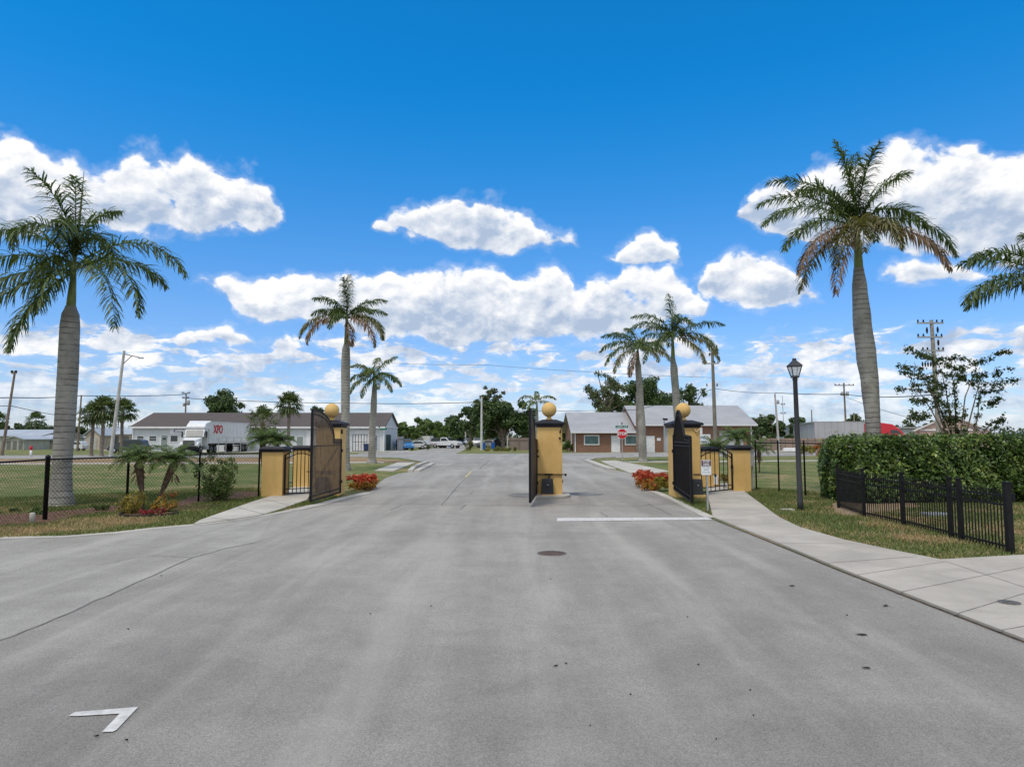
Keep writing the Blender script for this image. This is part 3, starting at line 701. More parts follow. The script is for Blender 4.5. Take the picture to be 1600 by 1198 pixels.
# curve: steep at the inner end, flattening to the near post
leaf_gate((LPX + .47, LPY - .47, 0), (at(487, 700, 21.2).x, 21.2, 0), prof_l, 'left drive gate leaf of brown mesh with high curved top, swung open', M_MESH_B, 22, z0=.10, z0b=.10)
leaf_gate((cp.x - .47, CY - .44, 0), (at(828, 700, 20.6).x, 20.6, 0), prof_l, 'narrow edge-on drive gate leaf hinged to the middle pillar', mat('brown_mesh_dark', (0.06, 0.038, 0.024), .6, var=.2, alpha=.85), 22, brace=False)
prof_r = [(0, 2.12)] + ell(.0, .30, 2.12, 2.97, 7)[1:] + [(s, z) for s, z in reversed([(.30 + .38 * (1 - a), z) for a, z in [(math.cos(math.pi / 2 * i / 7), 2.97 - .85 * (1 - math.cos(math.pi / 2 * i / 7)) ) for i in range(8)]][::-1])][1:] + [(1, 2.08)]
prof_r = [(0, 2.15), (.03, 2.17)] + [(.03 + .29 * i / 8, 2.17 + .80 * math.sin(math.pi / 2 * i / 8)) for i in range(1, 9)] + [(.32 + .36 * i / 8, 2.15 + .82 * math.cos(math.pi / 2 * i / 8)) for i in range(1, 9)] + [(1, 2.10)]
leaf_gate((RPX - .47, RPY - .50, 0), (at(1079, 700, 20.9).x, 20.9, 0), prof_r, 'right drive gate leaf of black mesh with pointed arch top', M_MESH_K, 20, brace=False, z0=.26, z0b=.11, cross=True)
# ------------------------------------------------------------------ walk gates
def walk_gate(A, B, label, z1=1.52, crown=.2):
    A = Vector(A); B = Vector(B); L = (B - A).length; ang = math.atan2((B - A).y, (B - A).x)
    t = thing('walk_gate', A, label, 'gate', rz=ang)
    arc = lambda s, off=0: z1 - crown + off + crown * math.sin(math.pi * s)
    fr = MB(); fr.bar((0.03, 0, .08), (.03, 0, arc(0)), .05); fr.bar((L - .03, 0, .08), (L - .03, 0, arc(1)), .05); fr.bar((.03, 0, .10), (L - .03, 0, .10), .045); fr.bar((.03, 0, .26), (L - .03, 0, .26), .03)
    for i in range(12):
        a, b = i / 12, (i + 1) / 12
        fr.bar((.03 + a * (L - .06), 0, arc(a)), (.03 + b * (L - .06), 0, arc(b)), .035); fr.bar((.03 + a * (L - .06), 0, arc(a, -.16)), (.03 + b * (L - .06), 0, arc(b, -.16)), .03)
    fr.build('frame', M_BLACK, t)
    pk = MB(); n = 8
    for i in range(1, n):
        s = i / n; pk.bar((.03 + s * (L - .06), 0, .1), (.03 + s * (L - .06), 0, arc(s)), .022)
    pk.build('pickets', M_BLACK, t)
    MB().box((L - .08, -.03, .95), (.06, .08, .14)).build('latch', M_BLACK, t)
walk_gate((SL.location.x + .40, SL.location.y - .3, 0), (LPX - .46, LPY - .15, 0), 'arched black walk gate between two left yellow pillars', 1.66, .2)
walk_gate((RPX + .48, RPY + .2, 0), (SR.location.x - .37, SR.location.y - .32, 0), 'arched black walk gate between two right yellow pillars', 1.72, .28)
# ------------------------------------------------------------------ chain link fences
M_WIRE = mat('fence_wire', (0.03, 0.033, 0.03), 0.6, var=0)
def chain_fence(pts, h, label, thick=None, pitch=.10, wires=True, rad=.0038):
    base = pts[0]; t = thing('chain_link_fence', base, label, 'fence')
    L = [p - base for p in pts]
    for i, p in enumerate(L):
        r = (thick or {}).get(i, .03)
        MB().lathe([(r, -.02), (r, h + .04), (r * 1.25, h + .05), (r * .9, h + .10), (.005, h + .12)], p, 12).build('post', M_BLACK, t)
    rl = MB()
    for a, b in zip(L[:-1], L[1:]):
        rl.tube([a + Vector((0, 0, h)), b + Vector((0, 0, h))], .022, 8)
    rl.build('top_rail', M_BLACK, t)
    if wires:
        wm = MB()
        for a, b in zip(L[:-1], L[1:]):
            ln = (b - a).length; d = (b - a) / ln; n = int((ln + h) / pitch)
            nrm = Vector((-d.y, d.x, 0))
            for k in range(n):
                for sgn in (1, -1):
                    # line x = c + sgn*(z), clipped
                    c = k * pitch if sgn < 0 else k * pitch - h
                    z0, z1_ = .04, h; x0 = c + (z0 if sgn > 0 else -z0); x1 = c + (z1_ if sgn > 0 else -z1_)
                    pa, pb = (x0, z0), (x1, z1_)
                    def clip(pa, pb):
                        (xa, za), (xb, zb) = pa, pb
                        if xa > xb: xa, za, xb, zb = xb, zb, xa, za
                        if xb <= 0 or xa >= ln: return None
                        if xa < 0: za += (0 - xa) * (zb - za) / (xb - xa); xa = 0
                        if xb > ln: zb = za + (ln - xa) * (zb - za) / (xb - xa); xb = ln
                        return (xa, za), (xb, zb)
                    cc = clip(pa, pb)
                    if not cc: continue
                    p0 = a + d * cc[0][0] + Vector((0, 0, cc[0][1])); p1 = a + d * cc[1][0] + Vector((0, 0, cc[1][1]))
                    w_ = Vector((0, 0, rad * 1.4)); q = nrm * rad
                    wm.add([p0 - w_, p0 + w_, p1 + w_, p1 - w_], [(0, 1, 2, 3)])
        wm.build('wire_mesh', M_WIRE, t, fix=False)
    return t
fp = [V(-10.6, 7.5), V(-11.15, 11.9), G(70, 812), V(-11.0, 19.7), G(310, 784), V(SL.location.x - .46, SL.location.y - .35)]
chain_fence(fp, 1.52, 'black chain link fence along the left lawn with a mesh of diamonds', {2: .055, 3: .035}, pitch=.11)
fr_ = [G(1182, 764), G(1217.5, 768), G(1258.5, 775), V(11.4, 22.6)]
chain_fence(fr_, 1.86, 'tall black wire fence between the right yellow pillar and the hedge', pitch=.12, rad=.0014)
# ------------------------------------------------------------------ picket fence
def picket():
    pts = [V(9.65, 20.4), V(9.22, 18.1), V(9.26, 16.35), V(9.12, 14.37), V(9.05, 13.95), V(8.98, 12.5)]
    b = pts[0]; t = thing('picket_fence', b, 'low black metal picket fence with flat posts in front of the hedge', 'fence'); L = [p - b for p in pts]
    for i, p in enumerate(L):
        wd = .105 if i == 5 else .062; hh = 1.26 if i == 5 else 1.24
        mb = MB().box(p + Vector((0, 0, hh / 2)), (wd, wd, hh)); mb.box(p + Vector((0, 0, hh + .012)), (wd + .03, wd + .03, .025)); mb.build('post', M_BLACK, t, bevel=.004)
    for i, (a, c) in enumerate(zip(L[:-1], L[1:])):
        d = (c - a).normalized(); ln = (c - a).length; mb = MB()
        for z in (.12, .86, 1.02): mb.bar(a + Vector((0, 0, z)), c + Vector((0, 0, z)), .03, .035)
        n = max(2, int(ln / .095))
        for k in range(1, n):
            q = a + d * ln * k / n
            mb.bar(q + Vector((0, 0, .05)), q + Vector((0, 0, 1.10)), .017, .017)
            mb.box(q + Vector((0, 0, 1.135)), (.017, .017, .07), taper=.15)
        mb.build('picket_panel' if i != 4 else 'gate_leaf', M_BLACK, t)
    MB().box(L[5] + Vector((.09, 0, 1.0)), (.05, .08, .16)).build('latch', M_BLACK, t)
picket()
# second run of the same fence behind, seen through it at the right
p0 = G(1386, 826); 
o = MB().box((0, 0, .04), (.62, .4, .09)).build('utility_box', M_GREY, bevel=.01); o.location = G(1462, 806)
tag(o, 'flat pale utility box lid on the grass behind the picket fence', 'utility box')
# ------------------------------------------------------------------ street lamp
def street_lamp():
    p = G(1251, 797); t = thing('street_lamp', p, 'grey post lamp with a four-sided glass lantern beside the walk', 'street lamp')
    md = mat('lamp_paint', (0.050, 0.052, 0.058), .5, var=.15, scale=3)
    MB().lathe([(.085, 0), (.085, .25), (.075, .3), (.072, 1.5), (.062, 3.72), (.075, 3.74), (.075, 3.78), (.05, 3.8)], n=16).build('pole', md, t)
    t.rotation_euler = (0, R(-.6), 0)
    h0 = 3.80
    lan = MB()
    lan.box((0, 0, h0 + .03), (.18, .18, .06))
    b0, b1, hh = .085, .150, .29
    for sx in (-1, 1):
        for sy in (-1, 1): lan.bar((sx * b0, sy * b0, h0 + .05), (sx * b1, sy * b1, h0 + .05 + hh), .022)
    for a, b in (((-1, -1), (1, -1)), ((1, -1), (1, 1)), ((1, 1), (-1, 1)), ((-1, 1), (-1, -1))):
        lan.bar((a[0] * b1, a[1] * b1, h0 + .05 + hh), (b[0] * b1, b[1] * b1, h0 + .05 + hh), .03)
    lan.build('lantern_frame', md, t)
    rf = MB(); z = h0 + .345
    rf.add([(-.185, -.185, z), (.185, -.185, z), (.185, .185, z), (-.185, .185, z), (-.05, -.05, z + .16), (.05, -.05, z + .16), (.05, .05, z + .16), (-.05, .05, z + .16)], [(3, 2, 1, 0), (4, 5, 6, 7), (0, 1, 5, 4), (1, 2, 6, 5), (2, 3, 7, 6), (3, 0, 4, 7)])
    rf.box((0, 0, z + .19), (.09, .09, .07)); rf.build('lantern_roof', md, t, bevel=.006)
    gl = MB(); k = .97
    gl.add([(-b0 * k, -b0 * k, h0 + .06), (b0 * k, -b0 * k, h0 + .06), (b0 * k, b0 * k, h0 + .06), (-b0 * k, b0 * k, h0 + .06), (-b1 * k, -b1 * k, h0 + .335), (b1 * k, -b1 * k, h0 + .335), (b1 * k, b1 * k, h0 + .335), (-b1 * k, b1 * k, h0 + .335)], [(0, 1, 5, 4), (1, 2, 6, 5), (2, 3, 7, 6), (3, 0, 4, 7)])
    gl.build('lantern_glass', mat('frosted_glass', (0.72, 0.76, 0.80), .25, var=.05, scale=8, alpha=.55, spec=.6), t)
    MB().box((-.40, -.05, .025), (.34, .25, .05)).build('pull_box', M_CONC, t)
street_lamp()
# ------------------------------------------------------------------ signs
M_SIGNW = mat('sign_white', (.72, .74, .77), .4, var=.03)
def octagon(r): return [(r * math.cos(R(22.5 + 45 * k)), r * math.sin(R(22.5 + 45 * k))) for k in range(8)]
def stop_sign():
    p = G(972.5, 722.5); t = thing('stop_sign', p, 'red octagonal stop sign under a green street name plate', 'sign')
    MB().bar((0, 0, 0), (0, 0, 2.95), .07).build('post', M_GREY, t)
    r = .44; zc = 2.33
    MB().extr([(x, -.045, zc + z) for x, z in octagon(r)], (0, .008, 0)).build('border', M_SIGNW, t)
    o = MB().extr([(x, -.053, zc + z) for x, z in octagon(r * .93)], (0, .006, 0)).build('sign_face', M_RED, t)
    text_obj('STOP', .33, M_SIGNW, o, (0, -.056, zc), (R(90), 0, 0), bold=.012, xscale=.92)
    b = MB().box((-.02, -.05, zc + .58), (1.03, .01, .20)).build('street_name_plate', mat('sign_green', (.01, .17, .11), .4, var=.1), t)
    text_obj('TURNER AVE', .17, M_SIGNW, b, (-.02, -.058, zc + .58), (R(90), 0, 0), bold=.002, xscale=.85)
    MB().box((0, 0, zc + .83), (.035, .5, .20)).build('cross_plate', mat('sign_green_edge', (.10, .14, .12), .4), t)
stop_sign()
def stop_here():
    p = G(1106, 799); t = thing('stop_here_sign', p, 'small white and maroon sign reading STOP HERE on a thin grey post', 'sign')
    MB().bar((.0, 0, 0), (.0, 0, 1.40), .05, .03).build('post', M_GREY, t)
    MB().box((-.03, -.035, 1.235), (.285, .006, .42)).build('panel', M_SIGNW, t, bevel=.002)
    b = MB().box((-.03, -.041, 1.355), (.265, .005, .155)).build('header', mat('sign_maroon', (.075, .012, .035), .4, var=.05), t)
    text_obj('STOP', .080, M_SIGNW, b, (-.03, -.0445, 1.393), (R(90), 0, 0), .002, bold=.002)
    text_obj('HERE', .080, M_SIGNW, b, (-.03, -.0445, 1.318), (R(90), 0, 0), .002, bold=.002)
    dk = mat('sign_ink', (.03, .05, .06), .5)
    for s, z, sz in (('WAIT UNTIL', 1.235, .04), ('GATE', 1.17, .055), ('IS FULLY OPEN', 1.095, .034)):
        text_obj(s, sz, dk, t, (-.03, -.0385, z), (R(90), 0, 0), .001)
stop_here()
def name_sign():
    p = G(592, 706.3); d = p.y; t = thing('street_sign', p, 'thin post with small green street plates by the white building', 'sign')
    MB().bar((0, 0, 0), (0, 0, 3.3), .07).build('post', M_GREY, t)
    MB().box((.55, -.05, 3.12), (1.0, .02, .22)).build('name_plate', mat('sign_green', (.01, .17, .11)), t)
    MB().box((0, 0, 3.42), (.04, .9, .20)).build('cross_plate', mat('sign_green', (.01, .17, .11)), t)
name_sign()
# round utility marker and the bollard
o = MB().lathe([(.062, 0), (.062, .24), (.052, .262), (.03, .268)], n=18).build('utility_marker', M_CONC_L); o.location = G(50, 818) ; tag(o, 'small round concrete utility marker on the grass by the left fence post', 'marker')
p = G(48, 713.5); t = thing('marker_post', p, 'white marker post with red top by the cross road', 'marker post')
MB().lathe([(.11, 0), (.11, .72)], n=12).build('post', M_WHITE, t); MB().lathe([(.13, .72), (.13, 1.1), (.05, 1.14)], n=12).build('red_cap', M_RED, t)
p = G(657, 700.5); t = thing('mailbox', p, 'dark mailbox on a post on the far corner grass', 'mailbox')
MB().box((0, 0, .5), (.12, .12, 1.0)).build('post', M_WOODP, t); MB().box((0, 0, 1.12), (.24, .5, .26)).build('box', M_BLACK, t)
# ================================================================== vegetation
LEAF = dict(rough=0.55, var=0.0, island=0.42, trans=0.25, spec=0.35)
M_FROND = mat('frond_green', (0.090, 0.130, 0.046), **LEAF)
M_FROND_Y = mat('frond_yellowgreen', (0.135, 0.175, 0.045), **LEAF)
M_FROND_B = mat('frond_brown', (0.21, 0.135, 0.085), **LEAF)
M_FROND_O = mat('frond_olive', (0.165, 0.155, 0.068), **LEAF)
M_SABAL = mat('sabal_leaf', (0.085, 0.115, 0.042), **LEAF)
M_DATE = mat('date_frond', (0.135, 0.195, 0.068), **LEAF)
M_OAK = mat('oak_leaf', (0.066, 0.105, 0.034), rough=.6, var=0, island=.55, trans=.22)
M_OAK2 = mat('bright_leaf', (0.098, 0.150, 0.040), rough=.6, var=0, island=.5, trans=.25)
M_OLIVE = mat('grey_leaf', (0.105, 0.125, 0.058), rough=.6, var=0, island=.5, trans=.25)
M_HEDGE = mat('hedge_leaf', (0.082, 0.138, 0.026), rough=.38, var=0, island=.75, trans=.25, spec=.5)
M_HEDGE_N = mat('hedge_new_leaf', (0.22, 0.29, 0.07), rough=.4, var=0, island=.4, trans=.25, spec=.5)
M_CROT_R = mat('croton_red', (0.46, 0.075, 0.030), rough=.5, var=0, island=.5, trans=.2)
M_CROT_O = mat('croton_orange', (0.50, 0.20, 0.045), rough=.5, var=0, island=.5, trans=.2)
M_CROT_Y = mat('croton_yellow', (0.27, 0.21, 0.035), rough=.5, var=0, island=.5, trans=.2)
M_BARK = mat('bark', (0.22, 0.185, 0.15), .9, var=.25, scale=3, bump=.5)
M_BARKD = mat('bark_dark', (0.12, 0.085, 0.06), .95, var=.35, scale=9, bump=.8)
M_SHAFT = mat('crownshaft', (0.17, 0.22, 0.075), .5, var=.2, scale=2.5)
M_RACHIS = mat('rachis', (0.17, 0.18, 0.07), .6, var=.15, scale=3)
def palm_bark():
    m, t, b, O = mat_nodes('royal_palm_bark')
    sp_ = t.n('ShaderNodeSeparateXYZ'); t.put(sp_.inputs[0], O)
    nz = t.noise(O, 3.0, 4, .6); wob = t.m('MULTIPLY', t.m('SUBTRACT', nz, .5), .10)
    zz = t.m('ADD', sp_.outputs[2], wob)
    ring = t.m('FRACT', t.m('MULTIPLY', zz, 5.6))
    line = t.m('SUBTRACT', 1.0, t.ss(t.m('ABSOLUTE', t.m('SUBTRACT', ring, .5)), .04, .13))
    brk = t.noise(O, 2.2, 3, .5)
    line = t.m('MULTIPLY', line, t.ss(brk, .36, .55))
    n2 = t.noise(O, 1.1, 6, .65, .5); n3 = t.noise(O, 22, 4, .7)
    col = t.mix(t.ss(n2, .35, .68), (0.235, 0.225, 0.20, 1), (0.40, 0.385, 0.35, 1))
    col = t.mix(1.0, col, t.mix(n3, (.78, .78, .78, 1), (1.2, 1.2, 1.2, 1)), 'MULTIPLY')
    col = t.mix(t.m('MULTIPLY', line, .72), col, (0.085, 0.08, 0.072, 1))
    t.put(b.inputs['Base Color'], col); b.inputs['Roughness'].default_value = .9; b.inputs['Specular IOR Level'].default_value = .15
    bp = t.n('ShaderNodeBump'); bp.inputs['Strength'].default_value = .5; bp.inputs['Distance'].default_value = .02
    t.put(bp.inputs['Height'], t.m('SUBTRACT', n3, line)); t.put(b.inputs['Normal'], bp.outputs[0])
    return m
M_PALMB = palm_bark()
def frond(az, el0, droop, L, leaf=.62, n=64, w=.034, hang=.55, origin=(0, 0, 0), seed=0, plum=(42, 14, -14, -38), rac=.030, start=.10, power=1.25, side_bend=0.0):
    """returns (quads array, rachis MB). a plumed feather frond drooping under its own weight"""
    q = random.Random(seed); N = 26
    pts = []; p = Vector(origin); a0 = R(az)
    for i in range(N + 1):
        s = i / N; pts.append(p.copy())
        e = R(el0 - droop * s ** power); aa = a0 + R(side_bend) * s
        p = p + Vector((math.cos(e) * math.cos(aa), math.cos(e) * math.sin(aa), math.sin(e))) * (L / N)
    rb = MB(); rb.tube([pts[k] for k in range(0, N + 1, 2)], [max(.003, rac * (1 - k / N) ** 1.1 + .003) for k in range(0, N + 1, 2)], 5, cap=False)
    Q = []
    for i in range(n):
        s = start + (1 - start) * (i + q.random() * .8) / n
        f = s * N; k = min(int(f), N - 1); P = pts[k].lerp(pts[k + 1], f - k); T = (pts[k + 1] - pts[k]).normalized()
        S = Vector((math.sin(a0), -math.cos(a0), 0)); S = (S - T * S.dot(T)).normalized(); Nn = S.cross(T).normalized()
        if Nn.z < 0: Nn = -Nn
        ll = leaf * (max(.12, math.sin(math.pi * min(1, (s * .92 + .06)))) ** .55) * q.uniform(.8, 1.15)
        for sg in (-1, 1):
            ph = R(q.choice(plum) + q.uniform(-9, 9))
            fw = q.uniform(.35, .65) + .5 * s
            d = (S * sg * math.cos(ph) + Nn * math.sin(ph) + T * fw).normalized()
            h = hang * q.uniform(.6, 1.3)
            d2 = (d + Vector((0, 0, -h))).normalized(); d3 = (d + Vector((0, 0, -h * 2.2))).normalized()
            wv = d.cross(Vector((q.uniform(-.4, .4), q.uniform(-.4, .4), 1)))
            if wv.length < .1: wv = T.copy()
            wv.normalize(); ww = w * q.uniform(.8, 1.2)
            A = P; B = A + d * ll * .35; C = B + d2 * ll * .35; D_ = C + d3 * ll * .30
            Q.append((A - wv * ww * .35, A + wv * ww * .35, B + wv * ww * .5, B - wv * ww * .5))
            Q.append((B - wv * ww * .5, B + wv * ww * .5, C + wv * ww * .38, C - wv * ww * .38))
            Q.append((C - wv * ww * .38, C + wv * ww * .38, D_ + wv * ww * .06, D_ - wv * ww * .06))
    return np.array([[tuple(v) for v in qq] for qq in Q], dtype=np.float32), rb
def trunk_tube(prof, n=18):
    """prof: (z, r, dx, dy)"""
    pts = [Vector((dx, dy, z)) for z, r, dx, dy in prof]
    mb = MB(); vs = []; fs = []; k = len(prof)
    for (z, r, dx, dy) in prof:
        for j in range(n):
            a = 2 * math.pi * j / n; vs.append((dx + r * math.cos(a), dy + r * math.sin(a), z))
    for i in range(k - 1):
        for j in range(n):
            a = i * n + j; b = i * n + (j + 1) % n; fs.append((a, b, b + n, a + n))
    mb.add(vs, fs, True); mb.add(vs[-n:], [tuple(range(n))]); return mb
def interp(tab, z):
    for a, b in zip(tab[:-1], tab[1:]):
        if a[0] <= z <= b[0]:
            f = (z - a[0]) / (b[0] - a[0]); f = f * f * (3 - 2 * f)
            return tuple(a[i] + (b[i] - a[i]) * f for i in range(1, len(a)))
    return tab[-1][1:]
def royal_palm(loc, label, tab, shaft_h, fronds, leaf, seed, nleaf=60, w=.034, fl=M_FROND, group='royal palms', spear=None, tilt=(0, 0), fr_kw={}):
    """tab: (z, radius, dx, dy) of the trunk; fronds: (az, el0, droop, L, material key)"""
    t = thing('royal_palm', loc, label, 'palm tree', group)
    H = tab[-1][0]; ns = 34; ring = []
    for i in range(ns * 2 + 1):
        z = H * i / (ns * 2); r, dx, dy = interp(tab, z)
        ring.append((z, r * (1 + (.010 if i % 2 else -.006)), dx, dy))
    trunk_tube(ring, 20).build('trunk', M_PALMB, t)
    r, dx, dy = tab[-1][1:]
    top = Vector((dx + tilt[0] * shaft_h, dy + tilt[1] * shaft_h, H + shaft_h))
    b = Vector((dx, dy, H))
    rs = min(r * .80, .17 if r < .25 else .22)
    mb = trunk_tube([(H - .02, rs * 1.12, dx, dy), (H + shaft_h * .15, rs * 1.08, dx + tilt[0] * .15 * shaft_h, dy), (H + shaft_h * .6, rs * .8, dx + tilt[0] * .6 * shaft_h, dy), (H + shaft_h, rs * .55, top.x, top.y), (H + shaft_h * 1.12, rs * .3, top.x, top.y)], 14)
    mb.build('crownshaft', M_SHAFT, t)
    for i, fr in enumerate(fronds):
        az, e0, dr, L = fr[:4]; key = fr[4] if len(fr) > 4 else 'g'
        mt = {'g': fl, 'b': M_FROND_B, 'y': M_FROND_Y, 'o': M_FROND_O}[key]
        kw = dict(fr_kw)
        if key == 'b': kw['hang'] = 1.3
        if len(fr) > 5: kw.update(fr[5])
        Q, rb = frond(az, e0, dr, L, leaf=leaf, n=nleaf, w=w, origin=top + Vector((0, 0, -.12 * (1 - e0 / 90.0))), seed=seed * 100 + i, rac=.028 if leaf > .4 else .018, **kw)
        quads_obj('frond', Q, mt, t, rb)
    if spear:
        MB().tube([top, top + Vector(spear) * .5 + Vector((.02, 0, 0)), top + Vector(spear)], [.05, .035, .006], 6).build('spear_leaf', M_RACHIS, t)
    return t
def auto_fronds(n, L, seed, brown=2, e_hi=78, e_lo=-25, dr=75, olive=0):
    q = random.Random(seed); out = []
    for i in range(n):
        f = i / (n - 1); e = e_hi + (e_lo - e_hi) * f ** .85
        key = 'b' if i >= n - brown else ('o' if i >= n - brown - olive else 'g')
        out.append(((i * 137.5 + q.uniform(-14, 14)) % 360, e + q.uniform(-6, 6), dr * (.75 + .5 * f) * q.uniform(.85, 1.15), L * q.uniform(.88, 1.08) * (1 - .18 * (1 - f)), key))
    return out
S_ = 1.0
# --- left foreground palm
pL = G(94, 790); sL = pL.length / F_PX
royal_palm(pL, 'large grey trunked palm at the far left inside the chain fence',
   [(0, .44, -.02, 0), (.18, .38, -.02, 0), (.5, .31, -.01, 0), (1.1, .265, .0, 0), (1.6, .27, .0, 0), (2.5, .285, .02, 0), (4.2, .285, .03, 0), (5.5, .275, .02, 0), (5.85, .245, .02, 0), (6.15, .15, .02, 0)], 1.25,
   [(178, 54, 100, 4.1), (190, 26, 90, 3.9), (206, -2, 76, 4.2), (220, -20, 58, 4.1), (238, -40, 42, 3.2), (-88, -8, 85, 2.5), (2, 44, 112, 4.1), (-40, 6, 90, 4.6), (-26, 16, 104, 4.2), (-60, 88, 96, 3.4), (-110, 88, 70, 3.2), (70, 89, 80, 3.0), (-70, 84, 185, 3.0), (-115, 84, 190, 3.0), (90, 84, 150, 3.1), (150, 40, 100, 3.0), (40, 36, 95, 3.0)],
   .70, 1, nleaf=104, w=.042, spear=(.16, 0, 3.1), tilt=(.03, 0))
# --- right foreground palm (foot behind the hedge)
pR = V((1363 - 800) / F_PX * 24.6, 24.6)
royal_palm(pR, 'tall palm with bulging grey trunk rising behind the hedge',
   [(0, .40, 0, 0), (.5, .29, 0, 0), (2.6, .25, 0, 0), (4.0, .295, -.05, 0), (5.0, .335, -.14, 0), (6.3, .31, -.24, 0), (7.5, .255, -.28, 0), (8.25, .175, -.29, 0)], 1.62,
   [(130, 88, 22, 3.5), (60, 86, 35, 3.3), (22, 58, 42, 3.9), (168, 64, 78, 3.9), (176, 48, 82, 4.0), (188, 34, 85, 4.1), (198, 14, 78, 3.8, 'g'), (208, -4, 68, 4.1, 'b'), (226, -26, 52, 3.9, 'b'), (-112, 12, 110, 3.0, 'o'), (-70, 10, 105, 2.5, 'o'), (6, 46, 105, 3.2), (-16, 20, 100, 3.9), (-28, 0, 80, 3.7, 'b'), (50, 40, 90, 3.3), (125, 70, 70, 3.3), (80, 60, 80, 3.3), (200, -18, 58, 3.9, 'o'), (-135, -4, 80, 3.2, 'o'), (-90, 78, 60, 3.1)],
   .66, 2, nleaf=108, w=.044)
# --- palm mostly outside the right edge
pE = V((1668 - 800) / F_PX * 21.0, 21.0)
royal_palm(pE, 'palm off the right edge of which only fronds reach into view',
   [(0, .45, 0, 0), (1.5, .36, 0, 0), (4, .36, 0, 0), (5.7, .26, 0, 0)], 1.1,
   [(176, 42, 66, 3.3), (184, 24, 78, 3.5), (168, 60, 90, 3.0), (10, 40, 90, 3.3), (-60, 20, 90, 3), (60, 50, 80, 3), (120, 30, 80, 3), (230, -5, 70, 2.4), (-20, 0, 70, 3.2), (90, 80, 60, 2.6)], .70, 3, nleaf=104, w=.046)
# --- mid distance palms
p = G(539, 735)
royal_palm(p, 'palm with green crownshaft just behind the left gate pillar',
   [(0, .38, 0, 0), (.5, .29, 0, 0), (2.5, .255, -.02, 0), (4.6, .27, -.05, 0), (6.6, .28, -.08, 0), (7.5, .25, -.08, 0), (7.9, .17, -.06, 0)], 1.75,
   [(165, 58, 70, 3.0), (182, 38, 78, 2.4), (190, 18, 100, 3.6, 'o'), (200, 8, 105, 3.4, 'b'), (95, 86, 20, 2.9), (-90, 80, 40, 2.6), (15, 52, 62, 2.9), (-5, 30, 60, 2.7), (-15, 14, 105, 3.3, 'o'), (-30, 0, 95, 3.4, 'b'), (60, 50, 80, 2.7), (130, 45, 80, 2.7), (5, 20, 120, 3.2), (-110, 20, 110, 2.4), (-60, -35, 60, 2.2, 'b')],
   .64, 4, nleaf=74, w=.058, fr_kw={'hang': .7})
p = G(581, 723.5)
royal_palm(p, 'shorter bright green palm on the left corner lawn',
   [(0, .42, 0, 0), (.4, .30, 0, 0), (2.5, .26, 0, 0), (4.6, .25, .08, 0), (6.1, .19, .12, 0)], .9,
   [(170, 55, 80, 2.4, 'y'), (190, 22, 95, 2.6), (205, 0, 85, 2.6), (240, -20, 70, 2.4), (30, 62, 50, 2.6, 'y'), (-10, 20, 95, 2.7), (-35, 0, 80, 2.5), (-70, 0, 80, 2.2), (90, 70, 60, 2.4, 'y'), (135, 40, 90, 2.4), (50, 30, 90, 2.4), (-100, 45, 110, 2.2, 'y')],
   .56, 5, nleaf=60, w=.068, fr_kw={'hang': .9})
p = G(1004.5, 721.5)
royal_palm(p, 'palm on the right corner lawn beside the stop sign',
   [(0, .44, 0, 0), (.35, .34, 0, 0), (2.5, .31, -.03, 0), (5.5, .28, -.15, 0), (8.0, .25, -.28, 0), (8.5, .17, -.3, 0)], 1.1,
   [(175, 48, 70, 3.4), (185, 30, 85, 3.6), (200, 12, 90, 3.8), (215, -5, 80, 3.8, 'o'), (235, -35, 50, 3.0, 'b'), (110, 72, 70, 3.0), (150, 60, 80, 3.2), (20, 40, 100, 3.0), (-15, 10, 80, 3.4, 'o'), (-50, 10, 95, 2.8, 'o'), (-90, 35, 110, 2.8), (60, 40, 90, 3)],
   .72, 6, nleaf=72, w=.072, fr_kw={'hang': .7})
dR = 50.0; p = V((1062 - 800) / F_PX * dR, dR)
royal_palm(p, 'palm with tall spear just behind the right gate pillar',
   [(0, .42, 0, 0), (.6, .33, 0, 0), (2.5, .27, -.10, 0), (5, .27, -.25, 0), (7.0, .27, -.36, 0), (7.85, .17, -.42, 0)], 1.75,
   [(165, 62, 85, 3.7), (185, 44, 92, 3.8), (195, 15, 85, 3.8), (10, 34, 50, 4.4), (-5, 20, 100, 4.0), (-20, 5, 85, 4.2, 'o'), (-45, -10, 70, 3.6, 'o'), (95, 86, 25, 3.4), (-90, 78, 150, 3.0), (-60, 70, 140, 2.8), (210, -5, 75, 3.8), (230, 10, 90, 3.0), (60, 45, 85, 3.2), (130, 45, 85, 3.3), (-110, 20, 110, 2.8)],
   .70, 7, nleaf=74, w=.066, spear=(0, 0, 2.9), fr_kw={'hang': .7})
p = V((838 - 800) / F_PX * 112, 112)
royal_palm(p, 'slender yellow green palm far beyond the middle pillar',
   [(0, .38, 0, 0), (2, .26, 0, 0), (6.2, .22, .1, 0)], 1.6,
   [(165, 55, 120, 3.8, 'y'), (200, 20, 100, 3.2, 'y'), (15, 50, 100, 3.9, 'y'), (-10, 20, 100, 3.2, 'y'), (90, 75, 80, 3.0, 'y'), (-90, 60, 110, 2.8, 'y'), (230, 10, 80, 2.8, 'y')],
   .8, 8, nleaf=34, w=.12, fr_kw={'hang': .9})
